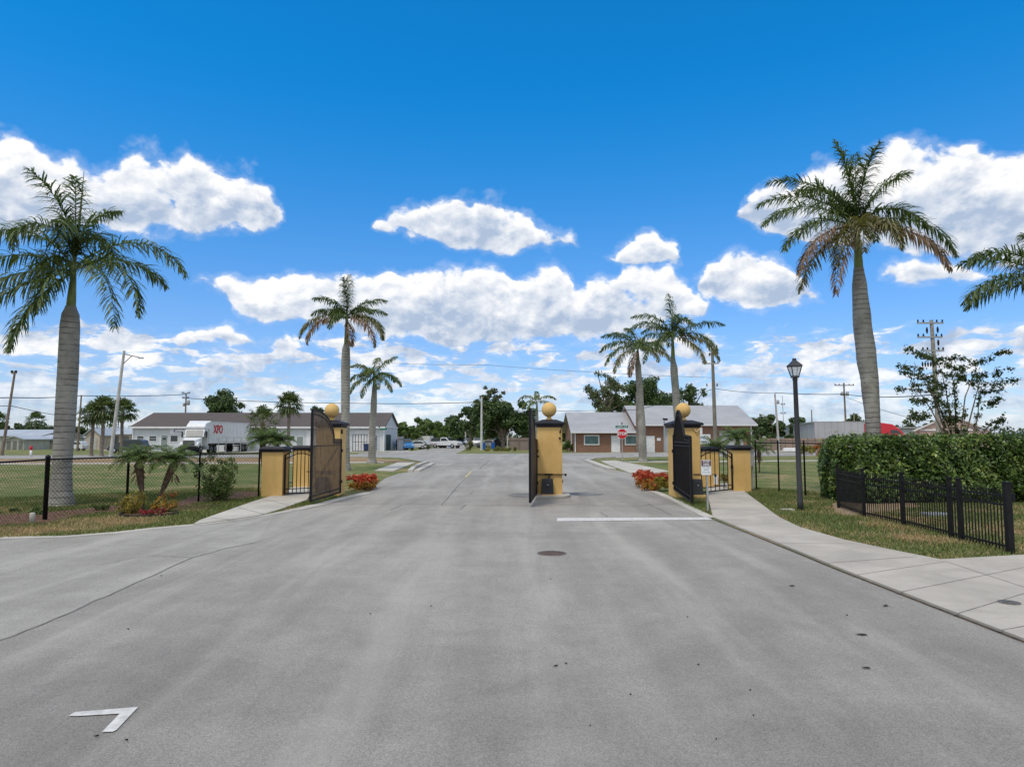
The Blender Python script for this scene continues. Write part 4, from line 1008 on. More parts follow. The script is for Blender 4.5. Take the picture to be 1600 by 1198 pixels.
# --- fan palms
def fan_crown(n, rr_, seed, seg=12, pet=.75, blade=.75):
    q = random.Random(seed); Q = []
    for i in range(n):
        a = i * 2.39996; e = R(82 - 125 * (i / n) ** .9 + q.uniform(-8, 8))
        d = Vector((math.cos(e) * math.cos(a), math.cos(e) * math.sin(a), math.sin(e)))
        o = d * pet * q.uniform(.8, 1.15) + Vector((0, 0, -.12 * pet)); S = d.cross(Vector((0, 0, 1)))
        S = S.normalized() if S.length > .1 else Vector((1, 0, 0)); U = S.cross(d)
        ws = S * .02
        Q.append((-ws, ws, o + ws, o - ws))
        for k in range(seg):
            th = R(-115 + 230 * k / (seg - 1)); dd = (d * math.cos(th) + S * math.sin(th) + U * .18 * q.uniform(-1, 1)).normalized()
            l = blade * (.72 + .28 * math.cos(th)) * q.uniform(.9, 1.1)
            sv = dd.cross(U).normalized() * blade * .085
            m_ = o + dd * l * .62; e_ = o + dd * l + Vector((0, 0, -.32 * l))
            Q.append((o - sv * .2, o + sv * .2, m_ + sv, m_ - sv)); Q.append((m_ - sv, m_ + sv, e_ + sv * .15, e_ - sv * .15))
    return np.array([[tuple(v) for v in qq] for qq in Q], dtype=np.float32)
def fan_palm(loc, h, r, label, seed, n=44, tr=.17, boots=False, m=M_SABAL, seg=12, pet=None):
    t = thing('fan_palm', loc, label, 'palm tree', 'fan palms')
    pr = [(0, tr * 1.3, 0, 0), (.3, tr, 0, 0)] + [(h * k / 8, tr * (1.25 if boots and k % 2 else 1), .03 * math.sin(k + seed), 0) for k in range(1, 9)]
    trunk_tube(pr, 12).build('trunk', M_BARKD if boots else M_BARK, t)
    Q = fan_crown(n, r, seed, seg=seg, pet=(pet or r * .52), blade=r * .52)
    o = quads_obj('crown', Q, m, t); o.location = (0, 0, h)
    return t
def on(px, Y): return V((px - 800) / F_PX * Y, Y)
def hz(Y, py): return at(800, py, Y).z
fan_palm(on(452, 78), hz(78, 632), 1.85, 'round headed fan palm in front of the dark roofed building', 1, 52, boots=False)
fan_palm(on(411, 66), hz(66, 660), 1.75, 'ragged shorter fan palm beside the truck with dead leaves', 2, 26, boots=True, seg=11, pet=1.15)
fan_palm(on(146, 74), hz(74, 648), 1.75, 'left fan palm of the three in a row by the light pole', 3, 44, m=M_SABAL)
fan_palm(on(162, 73), hz(73, 640), 1.95, 'middle fan palm of the three in a row by the light pole', 4, 48)
fan_palm(on(192, 80), hz(80, 642), 2.0, 'right fan palm of the three in a row by the light pole', 5, 44, m=M_SABAL)
fan_palm(on(57, 150), hz(150, 656), 2.4, 'distant fan palm rising over the far left tree line', 6, 30)
fan_palm(on(-2, 150), hz(150, 655), 2.4, 'distant fan palm cut by the left edge of the picture', 7, 30)
# --- pygmy date palms
def date_palm(loc, label, stems, seed, leaf=.20, L=.85, nf=30, nl=44, w=.013):
    t = thing('date_palm', loc, label, 'palm tree', 'small date palms')
    for i, (bx, by, tx, ty, h) in enumerate(stems):
        mb = trunk_tube([(0, .045, bx, by), (h * .35, .04, bx + (tx - bx) * .25, by + (ty - by) * .25), (h * .45, .075, bx + (tx - bx) * .4, by), (h * .7, .10, bx + (tx - bx) * .7, by + (ty - by) * .6), (h * .9, .13, tx, ty), (h, .07, tx, ty)], 10)
        mb.build('trunk', M_BARKD, t)
        Qs = []; rbm = MB(); q = random.Random(seed * 7 + i)
        for k in range(nf):
            f = k / nf; e0 = 80 - 62 * f
            Q, rb = frond(k * 137.5, e0 + q.uniform(-8, 8), 70 + 25 * f, L * q.uniform(.8, 1.05), leaf=leaf, n=nl, w=w, hang=.30, origin=(tx, ty, h - .02), seed=seed * 50 + k, plum=(25, 8, -8, -20), rac=.009, start=.18)
            Qs.append(Q); rbm.add(rb.v, rb.f, True)
        quads_obj('crown', np.concatenate(Qs), M_DATE, t, rbm)
        sk = MB()
        for k in range(16):
            a = k * 2.4; z = h * (.62 + .33 * q.random()); r0 = .09
            sk.bar((tx + math.cos(a) * r0, ty + math.sin(a) * r0, z), (tx + math.cos(a) * (r0 + .10), ty + math.sin(a) * (r0 + .10), z - .16), .02)
        sk.build('dead_leaf_bases', M_FROND_B, t)
    return t
pc = G(226, 797); sc_ = pc.y / F_PX
date_palm(pc, 'two stemmed small date palm in the round flower bed by the fence', [(-.05, .0, -.22, 0, 1.40), (.26, .15, .72, .1, 1.36)], 1, L=.84, leaf=.22, nf=34)
date_palm(V(on(413, 31).x, 31), 'small date palm showing over the left short pillar', [(0, 0, 0, 0, 1.85)], 2, L=.95, leaf=.28, w=.018)
date_palm(V(on(434, 31).x, 31), 'second small date palm over the left short pillar, nearer the gate', [(0, 0, 0, 0, 1.8)], 3, L=.92, leaf=.28, w=.018)
date_palm(V(on(1151, 36).x, 36), 'wide small date palm showing over the right short pillar', [(0, 0, 0, 0, 1.95)], 4, L=1.15, leaf=.32, w=.022)
date_palm(V(on(1116, 33).x, 33), 'small date palm behind the arch of the right walk gate', [(0, 0, 0, 0, 1.45)], 5, L=.95, leaf=.26, w=.02)
date_palm(V(on(1184, 40).x, 40), 'pale small palm at the end of the right short pillar', [(0, 0, 0, 0, 1.3)], 6, L=1.2, leaf=.30, nf=18, w=.02)
# --- broadleaf shapes
def leafcloud(rng, blobs, n, size, shell=.55, flat=1.0, up=.25):
    """diamond leaves through a set of (x,y,z,r) lumps"""
    B = np.array(blobs, float); wgt = B[:, 3] ** 2; wgt /= wgt.sum()
    idx = rng.choice(len(B), n, p=wgt); d = rng.normal(size=(n, 3)); d /= np.linalg.norm(d, axis=1)[:, None]
    rad = shell + (1 - shell) * rng.random(n); 
    P = B[idx, :3] + d * (B[idx, 3] * rad)[:, None] * np.array([1, 1, flat])
    nrm = d + rng.normal(size=(n, 3)) * .75; nrm[:, 2] += up; nrm /= np.linalg.norm(nrm, axis=1)[:, None]
    a = np.cross(nrm, rng.normal(size=(n, 3))); a /= np.linalg.norm(a, axis=1)[:, None]; b = np.cross(nrm, a)
    s = (size * rng.uniform(.6, 1.35, n))[:, None]
    return np.stack([P - a * s, P - b * s * .5, P + a * s, P + b * s * .5], axis=1)
def limbs(t, h0, tips, r0, m=M_BARK, name='trunk', seed=0, forks=None):
    mb = MB(); q = random.Random(seed)
    mb.tube([(0, 0, -.05), (.03, 0, h0 * .5), (0, 0, h0)], [r0 * 1.35, r0, r0 * .9], 9)
    for tip in tips:
        tip = Vector(tip); mid = Vector((tip.x * .35 + q.uniform(-.2, .2), tip.y * .35, h0 + (tip.z - h0) * .45))
        mb.tube([(0, 0, h0 * .85), mid, tip], [r0 * .62, r0 * .38, r0 * .10], 6)
    return mb.build(name, m, t)
def tree(loc, h, rx, label, seed, n=6000, size=.26, m=M_OAK, ry=None, base=.25, trunk_r=None, nb=26, lump=.34, group=None, cat='tree', name='tree', squash=.85, thin=.0, tall=None):
    rng = np.random.default_rng(seed); ry = ry or rx
    t = thing(name, loc, label, cat, group)
    z0 = h * base; cz_ = (z0 + h) / 2; hzr = (h - z0) / 2; blobs = []
    k = 0
    while len(blobs) < nb and k < 4000:
        k += 1; d = rng.normal(size=3); d /= np.linalg.norm(d); u = rng.uniform(.35, 1.0)
        r = lump * min(rx, hzr) * rng.uniform(.55, 1.2)
        p = (d[0] * u * (rx - r * .8), d[1] * u * (ry - r * .8), cz_ + d[2] * u * (hzr - r * .7))
        blobs.append((*p, r))
    if tall:
        for (x, z, r) in tall: blobs.append((x, 0, z, r))
    Q = leafcloud(rng, blobs, n, size, shell=.35 if thin == 0 else .1, flat=squash)
    if thin: Q = Q[rng.random(len(Q)) > thin]
    tr = trunk_r or h * .028
    tips = [blobs[i][:3] for i in range(0, len(blobs), 3)]
    limbs(t, z0 + .12 * h, tips, tr, seed=seed)
    quads_obj('crown', Q.astype(np.float32), m, t)
    return t
# hedge
def hedge():
    rng = np.random.default_rng(11); t = thing('hedge', V(16.85, 22.7), 'long clipped dark green hedge behind the black picket fence', 'hedge')
    x0, x1, y0, y1, z1 = -6.0, 8.0, -1.0, 1.0, 2.03
    def lump(a, b): return .12 * np.sin(a * 2.1 + 1.3 * b) + .07 * np.sin(a * 4.7 + 2) * np.cos(b * 3.1) + .05 * np.sin(a * 9 + b * 5)
    P = []; Nn = []
    def face(n, f): P.append(f[0]); Nn.append(np.tile(f[1], (n, 1)))
    n = 30000; a = rng.uniform(x0, x1, n); z = rng.uniform(.05, z1, n) ** 1.0; dz = lump(a, z) 
    under = np.clip((.35 - z) / .35, 0, 1) * .25
    P.append(np.stack([a, y0 - dz + rng.uniform(-.06, .38, n) + under, z], 1)); Nn.append(np.tile([0, -1, .35], (n, 1)))
    n = 15000; a = rng.uniform(x0, x1, n); b = rng.uniform(y0, y1, n)
    P.append(np.stack([a, b, z1 + .035 * np.clip((a - x0) / 4, 0, 1.5) + lump(a, b * 2) * .7 + rng.uniform(-.16, .04, n)], 1)); Nn.append(np.tile([0, -.2, 1], (n, 1)))
    n = 6500; b = rng.uniform(y0, y1, n); z = rng.uniform(.05, z1, n)
    P.append(np.stack([x0 - .10 - lump(b, z) * 1.0 + rng.uniform(-.03, .22, n) - .22 * np.sin(np.clip(z / z1, 0, 1) * 2.2), b, z], 1)); Nn.append(np.tile([-1, 0, .35], (n, 1)))
    n = 900; a = rng.uniform(x0, x1, n); b = rng.uniform(y0, y1, n)      # shoots above the top
    P.append(np.stack([a, b, z1 + rng.exponential(.05, n) + lump(a, b * 2) * .6], 1)); Nn.append(np.tile([0, -.5, 1], (n, 1)))
    P = np.concatenate(P); Nn = np.concatenate(Nn).astype(float); n = len(P)
    Nn += rng.normal(size=(n, 3)) * .55; Nn /= np.linalg.norm(Nn, axis=1)[:, None]
    a = np.cross(Nn, rng.normal(size=(n, 3))); a /= np.linalg.norm(a, axis=1)[:, None]; b = np.cross(Nn, a)
    s = rng.uniform(.036, .082, n)[:, None]
    Q = np.stack([P - a * s, P - b * s * .52, P + a * s, P + b * s * .52], 1)
    clump = np.sin(P[:, 0] * 3.3 + 1) * np.sin(P[:, 2] * 5 + P[:, 0] * 1.7) + rng.normal(size=n) * .75
    new = clump > .95
    quads_obj('foliage', Q[~new], M_HEDGE, t); quads_obj('young_leaves', Q[new], M_HEDGE_N, t)
    core = MB(); core.box((1.0, .12, .92), (13.4, 1.35, 1.66)); core.build('dark_core', mat('hedge_core', (.018, .022, .010), 1, var=.3), t)  # solid filler, the hedge's inner shade put into its near-black colour
    st = MB(); q = random.Random(4)
    for k in range(40):
        x = q.uniform(x0 + .1, x1); st.bar((x, y0 + .2 + q.uniform(0, .2), 0), (x + q.uniform(-.15, .15), y0 + .15, .7), .02)
    st.build('stems', M_BARKD, t)
hedge()
# straggly flowering tree that grows out of the hedge
def crape():
    q = random.Random(3); rng = np.random.default_rng(3); Y = 23.6
    t = thing('crape_myrtle', on(1500, Y), 'straggly open tree with thin stems rising above the hedge', 'tree')
    mb = MB(); blobs = []
    bx = t.location.x
    lines = [((1478, 684), (1455, 640), (1432, 606)), ((1480, 684), (1462, 628), (1428, 566)), ((1486, 684), (1470, 640), (1440, 580)), ((1490, 684), (1478, 610), (1470, 575)), ((1494, 684), (1492, 620), (1486, 566)),
             ((1500, 684), (1508, 620), (1528, 570)), ((1508, 684), (1522, 630), (1535, 580)), ((1520, 684), (1528, 650), (1530, 610))]
    for L in lines:
        P = [at(px, py, Y + q.uniform(-.5, .5)) - t.location for px, py in L]; mb.tube(P, [.030, .02, .008], 5)
    mb.build('stems', mat('pale_stem', (.20, .15, .11), .8, var=.2), t)
    tw = MB()
    runs = [((1455, 590), (1406, 582)), ((1455, 612), (1402, 607)), ((1470, 570), (1440, 552)), ((1448, 560), (1415, 545)), ((1470, 600), (1430, 590)), ((1480, 560), (1520, 562)), ((1500, 575), (1545, 562)), ((1530, 590), (1580, 575)), ((1555, 552), (1580, 550)),
            ((1540, 600), (1592, 594)), ((1450, 625), (1425, 628)), ((1480, 590), (1540, 584)), ((1530, 612), (1562, 610)), ((1545, 632), (1562, 622)), ((1478, 655), (1470, 690)), ((1500, 690), (1490, 650)), ((1520, 690), (1528, 650)), ((1440, 655), (1420, 652)), ((1455, 650), (1425, 645)),
            ((1480, 620), (1486, 684)), ((1490, 600), (1496, 660)), ((1505, 640), (1510, 690)), ((1470, 640), (1484, 684)), ((1465, 560), (1490, 575)), ((1425, 600), (1465, 606)), ((1500, 590), (1520, 600)),
            ((1478, 600), (1456, 640)), ((1524, 570), (1532, 640)), ((1480, 640), (1500, 684)), ((1545, 680), (1570, 650)), ((1540, 665), (1565, 655)), ((1450, 600), (1480, 640)), ((1440, 575), (1400, 572)), ((1460, 580), (1505, 590)), ((1490, 610), (1505, 570)), ((1465, 620), (1490, 670)), ((1530, 680), (1580, 688))]
    for (a, b) in runs:
        yo = q.uniform(-.7, .7); A = at(*a, Y + yo) - t.location; B = at(*b, Y + yo + q.uniform(-.3, .3)) - t.location
        tw.tube([A, A.lerp(B, .5) + Vector((0, 0, .04)), B], [.010, .007, .003], 4)
        for k in range(9):
            p_ = A.lerp(B, k / 8) + Vector((q.uniform(-.05, .05), q.uniform(-.05, .05), q.uniform(-.06, .06))); blobs.append((*p_, q.uniform(.08, .20)))
    tw.build('twigs', M_BARKD, t)
    Q = leafcloud(rng, blobs, 9500, .048, shell=.0); quads_obj('foliage', Q.astype(np.float32), mat('myrtle_leaf', (.075, .105, .04), rough=.5, var=0, island=.5, trans=.25), t)
crape()
# shrubs by the left fence, flower bed, crotons
def shrub(loc, label, blobs, n, size, mats, seed, name='shrub', cat='shrub', stems=6, group=None, h=.5):
    rng = np.random.default_rng(seed); t = thing(name, loc, label, cat, group); q = random.Random(seed)
    Q = leafcloud(rng, blobs, n, size, shell=.15, up=.5).astype(np.float32)
    k = len(mats); pick = rng.choice(k, len(Q), p=[w_ for _, w_ in mats]); zc = Q[:, :, 2].mean(1)
    for i, (m_, _) in enumerate(mats):
        quads_obj('foliage', Q[pick == i], m_, t)
    mb = MB()
    for i in range(stems):
        b_ = blobs[i % len(blobs)]; mb.tube([(q.uniform(-.08, .08) + b_[0] * .4, q.uniform(-.08, .08) + b_[1] * .4, 0), (b_[0] * .8, b_[1] * .8, b_[2] * .6), (b_[0], b_[1], b_[2])], [.016, .012, .005], 5)
    mb.build('stems', M_BARKD, t)
    return t
q = random.Random(9)
pb = V(on(351, 22.6).x, 22.6)
shrub(pb, 'loose green bush leaning on the left chain fence', [(q.uniform(-.42, .42), q.uniform(-.35, .35), q.uniform(.15, .75), q.uniform(.16, .36)) for _ in range(18)] + [(q.uniform(-.75, .55), q.uniform(-.35, .35), q.uniform(.7, 1.45), q.uniform(.10, .26)) for _ in range(26)], 5200, .036, [(M_OAK2, .8), (M_FROND_O, .2)], 21, stems=20)
shrub(V(G(207, 803).x, G(207, 803).y), 'rounded yellow brown bush at the left of the flower bed', [(q.uniform(-.3, .25), q.uniform(-.25, .25), q.uniform(.15, .42), q.uniform(.14, .24)) for _ in range(10)], 3600, .030, [(M_CROT_Y, .75), (M_FROND_O, .25)], 22)
shrub(V(G(252, 800).x, G(252, 800).y), 'small yellow leaved bush at the right of the flower bed', [(q.uniform(-.22, .28), q.uniform(-.2, .2), q.uniform(.12, .34), q.uniform(.09, .17)) for _ in range(9)], 2000, .030, [(M_CROT_Y, .55), (M_CROT_O, .25), (M_FROND_O, .2)], 23)
shrub(V(G(231, 806).x, G(231, 806).y), 'low magenta red flowers at the front of the flower bed', [(q.uniform(-.38, .38), q.uniform(-.1, .15), q.uniform(.05, .16), q.uniform(.06, .11)) for _ in range(9)], 1500, .026, [(mat('magenta_leaf', (.36, .03, .06), var=0, island=.5, trans=.2), .65), (M_OAK2, .35)], 24, name='flowers', cat='flowers')
fb_ = thing('flower_bed', G(233, 804), 'round flower bed ringed by a dark edging strip', 'flower bed')
n = 32; ex, ey = .72, .55
MB().add([(ex * math.cos(2 * math.pi * i / n), ey * math.sin(2 * math.pi * i / n), .03) for i in range(n)], [tuple(range(n))]).build('mulch', M_MULCH, fb_, fix=False)
MB().tube([(ex * math.cos(2 * math.pi * i / n), ey * math.sin(2 * math.pi * i / n), .03) for i in range(n + 1)], .035, 6).build('edging', M_BLACK, fb_)
sheet('mulch_bed', [(-200, 845), (-200, 806), (0, 803), (60, 801), (110, 797), (185, 789), (200, 796), (120, 806), (70, 818), (0, 821)], 0.006, M_MULCH)
sheet('mulch_bed', [(262, 790), (300, 776), (340, 768), (405, 768), (405, 776), (350, 781), (300, 787), (268, 796)], 0.006, M_MULCH)
sheet('mulch_bed', [(1304, 800), (1300, 786), (1330, 783), (1420, 783), (1440, 792), (1360, 802), (1325, 806)], 0.006, mat('leaf_litter', (.20, .14, .09), .95, scale=9, col2=(.34, .25, .16), bump=.8, bscale=25, detail=8))
for i, (px, py, s_, lb_) in enumerate(((58, 803, 1.0, 'low green weed beside the thick fence post'), (156, 797, .9, 'small bright green weed alone in the mulch strip'), (22, 800, .55, 'tiny weed in the mulch near the left picture edge'), (264, 778, .9, 'reddish little plant right of the flower bed'))):
    c = G(px, py)
    shrub(c, lb_, [(q.uniform(-.2, .2) * s_, q.uniform(-.12, .12), q.uniform(.05, .18) * s_, .09 * s_) for _ in range(6)], int(500 * s_), .03, [(M_OAK2 if i < 3 else M_CROT_O, 1.0)], 40 + i, name='weed', cat='weed', stems=4)
def croton(px0, px1, py, depth, h, label, seed, yel):
    A, B = G(px0, py), G(px1, py); c = (A + B) / 2; c.y += depth / 2; hw = (B.x - A.x) / 2; qq = random.Random(seed)
    lo = [(qq.uniform(-hw, hw) * .92, qq.uniform(-depth / 2, depth / 2) * .9, qq.uniform(.12, h * .5), .17) for _ in range(26)]
    t = shrub(c, label, lo, 3200, .045, [(M_CROT_O, .40), (M_CROT_Y, .42), (M_CROT_R, .18)], seed, name='croton_bed', cat='croton shrubs', stems=18)
    hi = [(qq.uniform(-hw, hw) * .95, qq.uniform(-depth / 2, depth / 2), qq.uniform(h * .6, h * .86), .13) for _ in range(30)]
    quads_obj('red_tips', leafcloud(np.random.default_rng(seed + 1), hi, 2600, .05, shell=.1, up=.6).astype(np.float32), M_CROT_R, t)
    if yel:
        e = [(hw * .45 + qq.uniform(-.25, .25), -depth / 2 + qq.uniform(-.08, .1), qq.uniform(.2, h * .62), .14) for _ in range(8)]
        quads_obj('yellow_leaves', leafcloud(np.random.default_rng(seed + 2), e, 1500, .045, shell=.1).astype(np.float32), M_CROT_Y, t)
    return t
croton(541, 577, 768, 1.9, .62, 'red and orange croton bed between the left pillar and the road', 51, False)
croton(1006, 1046, 768, 3.2, .74, 'larger red croton bed with a yellow patch at the right lane edge', 52, True)
# small plants behind the bars of the gates
shrub(G(1140, 762), 'small mixed plants seen behind the right walk gate', [(q.uniform(-.4, .3), q.uniform(-.2, .2), q.uniform(.1, .5), .14) for _ in range(8)], 900, .04, [(M_OAK2, .6), (M_CROT_R, .2), (M_CROT_Y, .2)], 61)
shrub(G(446, 759), 'small red plant seen behind the left walk gate', [(q.uniform(-.2, .2), q.uniform(-.2, .2), q.uniform(.1, .45), .13) for _ in range(6)], 700, .04, [(M_CROT_R, .7), (M_CROT_O, .3)], 62)
# ------------------------------------------------------------------ grass blades near the paths
def grass():
    rng = np.random.default_rng(5); P = []
    def inpoly(x, y, poly):
        n = len(poly); c = np.zeros(len(x), bool); j = n - 1
        for i in range(n):
            xi, yi = poly[i].x, poly[i].y; xj, yj = poly[j].x, poly[j].y
            c ^= ((yi > y) != (yj > y)) & (x < (xj - xi) * (y - yi) / (yj - yi + 1e-12) + xi); j = i
        return c
    zones = [([(-40, 842), (100, 838), (180, 832), (240, 825), (302, 819), (312, 813), (350, 800), (392, 785), (408, 779), (408, 762), (300, 765), (-40, 780)], 60000),
             ([(1167, 771), (1190, 787), (1218, 808), (1251, 824), (1321, 844), (1401, 861), (1470, 875), (1700, 864), (1700, 784), (1310, 788), (1300, 770), (1180, 762)], 60000),
             ([(404, 806.5), (430, 800), (456, 791), (481, 782.5), (520, 776), (536, 775), (505, 785), (455, 796.5)], 3000),
             ([(1050, 778), (1080, 780), (1104, 772), (1112, 806), (1085, 795)], 5000)]
    for poly, n in zones:
        pp = [G(*p) for p in poly]; xs = [p.x for p in pp]; ys = [p.y for p in pp]
        k = n * 2; x = rng.uniform(min(xs), max(xs), k); y = rng.uniform(min(ys), max(ys), k)
        keep = inpoly(x, y, pp); P.append(np.stack([x[keep], y[keep]], 1)[:n])
    P = np.concatenate(P); n = len(P)
    pat = np.sin(P[:, 0] * 1.9 + np.sin(P[:, 1] * 1.3) * 1.5) * np.cos(P[:, 1] * 1.4 + P[:, 0] * .4) + rng.normal(size=n) * .5
    keep = np.ones(n, bool)
    for poly in ([(-200, 845), (-200, 806), (0, 803), (60, 801), (110, 797), (185, 789), (200, 796), (120, 806), (70, 818), (0, 821)], [(262, 790), (300, 776), (340, 768), (405, 768), (405, 776), (350, 781), (300, 787), (268, 796)], [(1304, 800), (1300, 786), (1330, 783), (1420, 783), (1440, 792), (1360, 802), (1325, 806)]):
        keep &= ~(inpoly(P[:, 0], P[:, 1], [G(*p) for p in poly]) & (rng.random(n) > .06))
    P = P[keep]; pat = pat[keep]; n = len(P)
    h = rng.uniform(.025, .07, n) * (1 + .25 * np.clip(-pat, -1, 1)); a = rng.uniform(0, 2 * np.pi, n); w_ = rng.uniform(.006, .012, n)
    dx = np.cos(a) * w_; dy = np.sin(a) * w_; lx = rng.normal(size=n) * h * .5; ly = rng.normal(size=n) * h * .5
    z = np.zeros(n)
    Q = np.stack([np.stack([P[:, 0] - dx, P[:, 1] - dy, z], 1), np.stack([P[:, 0] + dx, P[:, 1] + dy, z], 1), np.stack([P[:, 0] + lx + dx * .3, P[:, 1] + ly + dy * .3, h], 1), np.stack([P[:, 0] + lx - dx * .3, P[:, 1] + ly - dy * .3, h], 1)], 1)
    for (px, py, r_) in ((1330, 800, 1.3), (1385, 822, .9), (1420, 838, 1.0), (1455, 845, .7), (1470, 815, 1.0), (1585, 830, 1.0), (1540, 800, 1.2), (60, 826, 1.6), (200, 812, 1.4), (20, 832, 1.0), (130, 815, .8), (290, 795, .9)):
        cc = G(px, py); dd = np.hypot((P[:, 0] - cc.x), (P[:, 1] - cc.y) * 1.0) / r_; pat += 1.3 * np.clip(1.25 - dd, 0, 1)
    dry = pat > .62
    tag(quads_obj('grass', Q[~dry].astype(np.float32), mat('grass_blade', (.150, .180, .064), rough=.8, var=0, island=.5, trans=.2, spec=.15)), kind='stuff')
    tag(quads_obj('dry_grass', Q[dry].astype(np.float32), mat('dry_grass_blade', (.37, .285, .16), rough=.85, var=0, island=.45, trans=.2, spec=.15)), kind='stuff')
grass()
for i, (px, py, rx, ry) in enumerate(((1330, 800, 46, 9), (1392, 824, 40, 8), (1425, 843, 45, 7), (1465, 815, 40, 7), (1590, 830, 30, 9), (60, 829, 60, 4), (205, 814, 60, 4))):
    pm = MB(); blobp(pm, px, py, rx, ry, .0035 + .0002 * i, n=22, seed=30 + i); tag(pm.build('bare_patch', M_BROWN, fix=False), kind='structure')
# ================================================================== background
def siding():
    m, t, b, O = mat_nodes('white_siding')
    sp_ = t.n('ShaderNodeSeparateXYZ'); t.put(sp_.inputs[0], O)
    fr = t.m('FRACT', t.m('MULTIPLY', sp_.outputs[2], 5.0)); ln = t.ss(fr, 0.0, .18)
    n1 = t.noise(O, .8, 5, .6)
    col = t.mix(t.ss(n1, .3, .7), (.52, .56, .58, 1), (.62, .66, .68, 1))
    col = t.mix(ln, (.42, .45, .47, 1), col)
    t.put(b.inputs['Base Color'], col); b.inputs['Roughness'].default_value = .6
    return m
def shingle(name, c0, c1, sc=6):
    m, t, b, O = mat_nodes(name)
    n1 = t.noise(O, .5, 6, .65, .5); n2 = t.noise(O, sc, 3, .8)
    mp = t.n('ShaderNodeMapping'); mp.inputs['Scale'].default_value = (.9, 6, 6); t.put(mp.inputs[0], O); n3 = t.noise(mp.outputs[0], 1.2, 3, .6)
    col = t.mix(t.m('ADD', t.m('MULTIPLY', n1, .5), t.m('MULTIPLY', n3, .5)), (*c0, 1), (*c1, 1))
    col = t.mix(1.0, col, t.mix(n2, (.75, .75, .75, 1), (1.25, 1.25, 1.25, 1)), 'MULTIPLY')
    t.put(b.inputs['Base Color'], col); b.inputs['Roughness'].default_value = .9
    return m
def ribbed(name, c, pitch=2.2, dark=.78, axis=0):
    m, t, b, O = mat_nodes(name)
    sp_ = t.n('ShaderNodeSeparateXYZ'); t.put(sp_.inputs[0], O)
    fr = t.m('FRACT', t.m('MULTIPLY', sp_.outputs[axis], pitch)); ln = t.ss(fr, 0.0, .16)
    n1 = t.noise(O, .4, 5, .6, .4)
    col = t.mix(t.ss(n1, .3, .7), tuple(x * .88 for x in c) + (1,), tuple(min(1, x * 1.06) for x in c) + (1,))
    col = t.mix(ln, tuple(x * dark for x in c) + (1,), col)
    t.put(b.inputs['Base Color'], col); b.inputs['Roughness'].default_value = .5
    return m
def brick():
    m, t, b, O = mat_nodes('brick')
    mp = t.n('ShaderNodeMapping'); mp.inputs['Rotation'].default_value = (R(90), 0, 0); t.put(mp.inputs[0], O)
    br = t.n('ShaderNodeTexBrick'); br.inputs['Scale'].default_value = 3.2; br.inputs['Color1'].default_value = (.27, .145, .095, 1); br.inputs['Color2'].default_value = (.20, .105, .07, 1); br.inputs['Mortar'].default_value = (.25, .20, .165, 1); br.inputs['Mortar Size'].default_value = .012
    t.put(br.inputs['Vector'], mp.outputs[0])
    n1 = t.noise(O, .6, 5, .6)
    col = t.mix(1.0, br.outputs[0], t.mix(n1, (.8, .8, .8, 1), (1.25, 1.2, 1.15, 1)), 'MULTIPLY')
    t.put(b.inputs['Base Color'], col); b.inputs['Roughness'].default_value = .9
    return m
M_SIDING = siding(); M_SHING = shingle('dark_shingle', (.055, .045, .043), (.135, .11, .10)); M_BRICK = brick()
M_TIN = ribbed('pale_metal_roof', (.38, .38, .385), 1.9, .88); M_TIN2 = ribbed('shed_metal_roof', (.42, .45, .49), 1.6, .85)
M_CORR = ribbed('corrugated_wall', (.44, .45, .47), 1.1, .72)
M_TRIM = mat('trim_white', (.70, .71, .72), .6, var=.06)
M_SHEDW = mat('shed_wall', (.40, .41, .36), .8, var=.12, scale=1.5); M_TAN = mat('tan_wall', (.50, .42, .34), .85, var=.12, scale=1.2)
M_WINW = mat('window_glass', (.10, .17, .17), .15, var=.15, scale=1.5, spec=.7)
M_DOORG = mat('door_grey_green', (.22, .27, .26), .6, var=.1); M_DGREEN = mat('shutter_green', (.055, .10, .09), .6, var=.2)
M_WFENCE = ribbed('board_fence', (.255, .20, .175), 5.5, .6); M_WFENCE2 = ribbed('board_fence_tan', (.33, .25, .20), 5.5, .65)
def window(t, x, z, w, h, y, frame=.09, fm=None, gm_=None, face=(0, -1), mull=0):
    f = MB(); fx = face
    def bx(mb, cx, cz, ww, hh, dep, off):
        if fx == (0, -1): mb.box((cx, y - off, cz), (ww, dep, hh))
        else: mb.box((x0_ + off * fx[0], cx, cz), (dep, ww, hh))
    x0_ = y
    for dx_, dz_, ww, hh in ((0, h / 2, w + frame, frame), (0, -h / 2, w + frame, frame), (-w / 2, 0, frame, h - frame), (w / 2, 0, frame, h - frame)):
        bx(f, x + dx_, z + dz_, ww, hh, .07, .035)
    for k in range(mull): bx(f, x, z, w - frame, .05, .05, .03)
    o = f.build('window', fm or M_TRIM, t)
    gl = MB(); bx(gl, x, z, w - frame, h - frame, .03, .012); gl.build('pane', gm_ or M_WINW, o)
    return o
def door(t, x, z1, w, y, m, knob=True, light=False):
    f = MB(); f.box((x, y - .04, z1 / 2), (w, .06, z1)); o = f.build('door', m, t)
    fr = MB(); fr.box((x, y - .035, z1 + .05), (w + .2, .08, .10))
    for s in (-1, 1): fr.box((x + s * (w / 2 + .05), y - .035, z1 / 2), (.10, .08, z1))
    fr.build('frame', M_TRIM, o)
    if light: MB().box((x, y - .085, z1 * .78), (w * .55, .02, z1 * .14)).build('pane', M_GLASS, o)
    MB().sphere((x + w * .38, y - .10, z1 * .47), .05, 8, 5).build('handle', M_GREY, o)
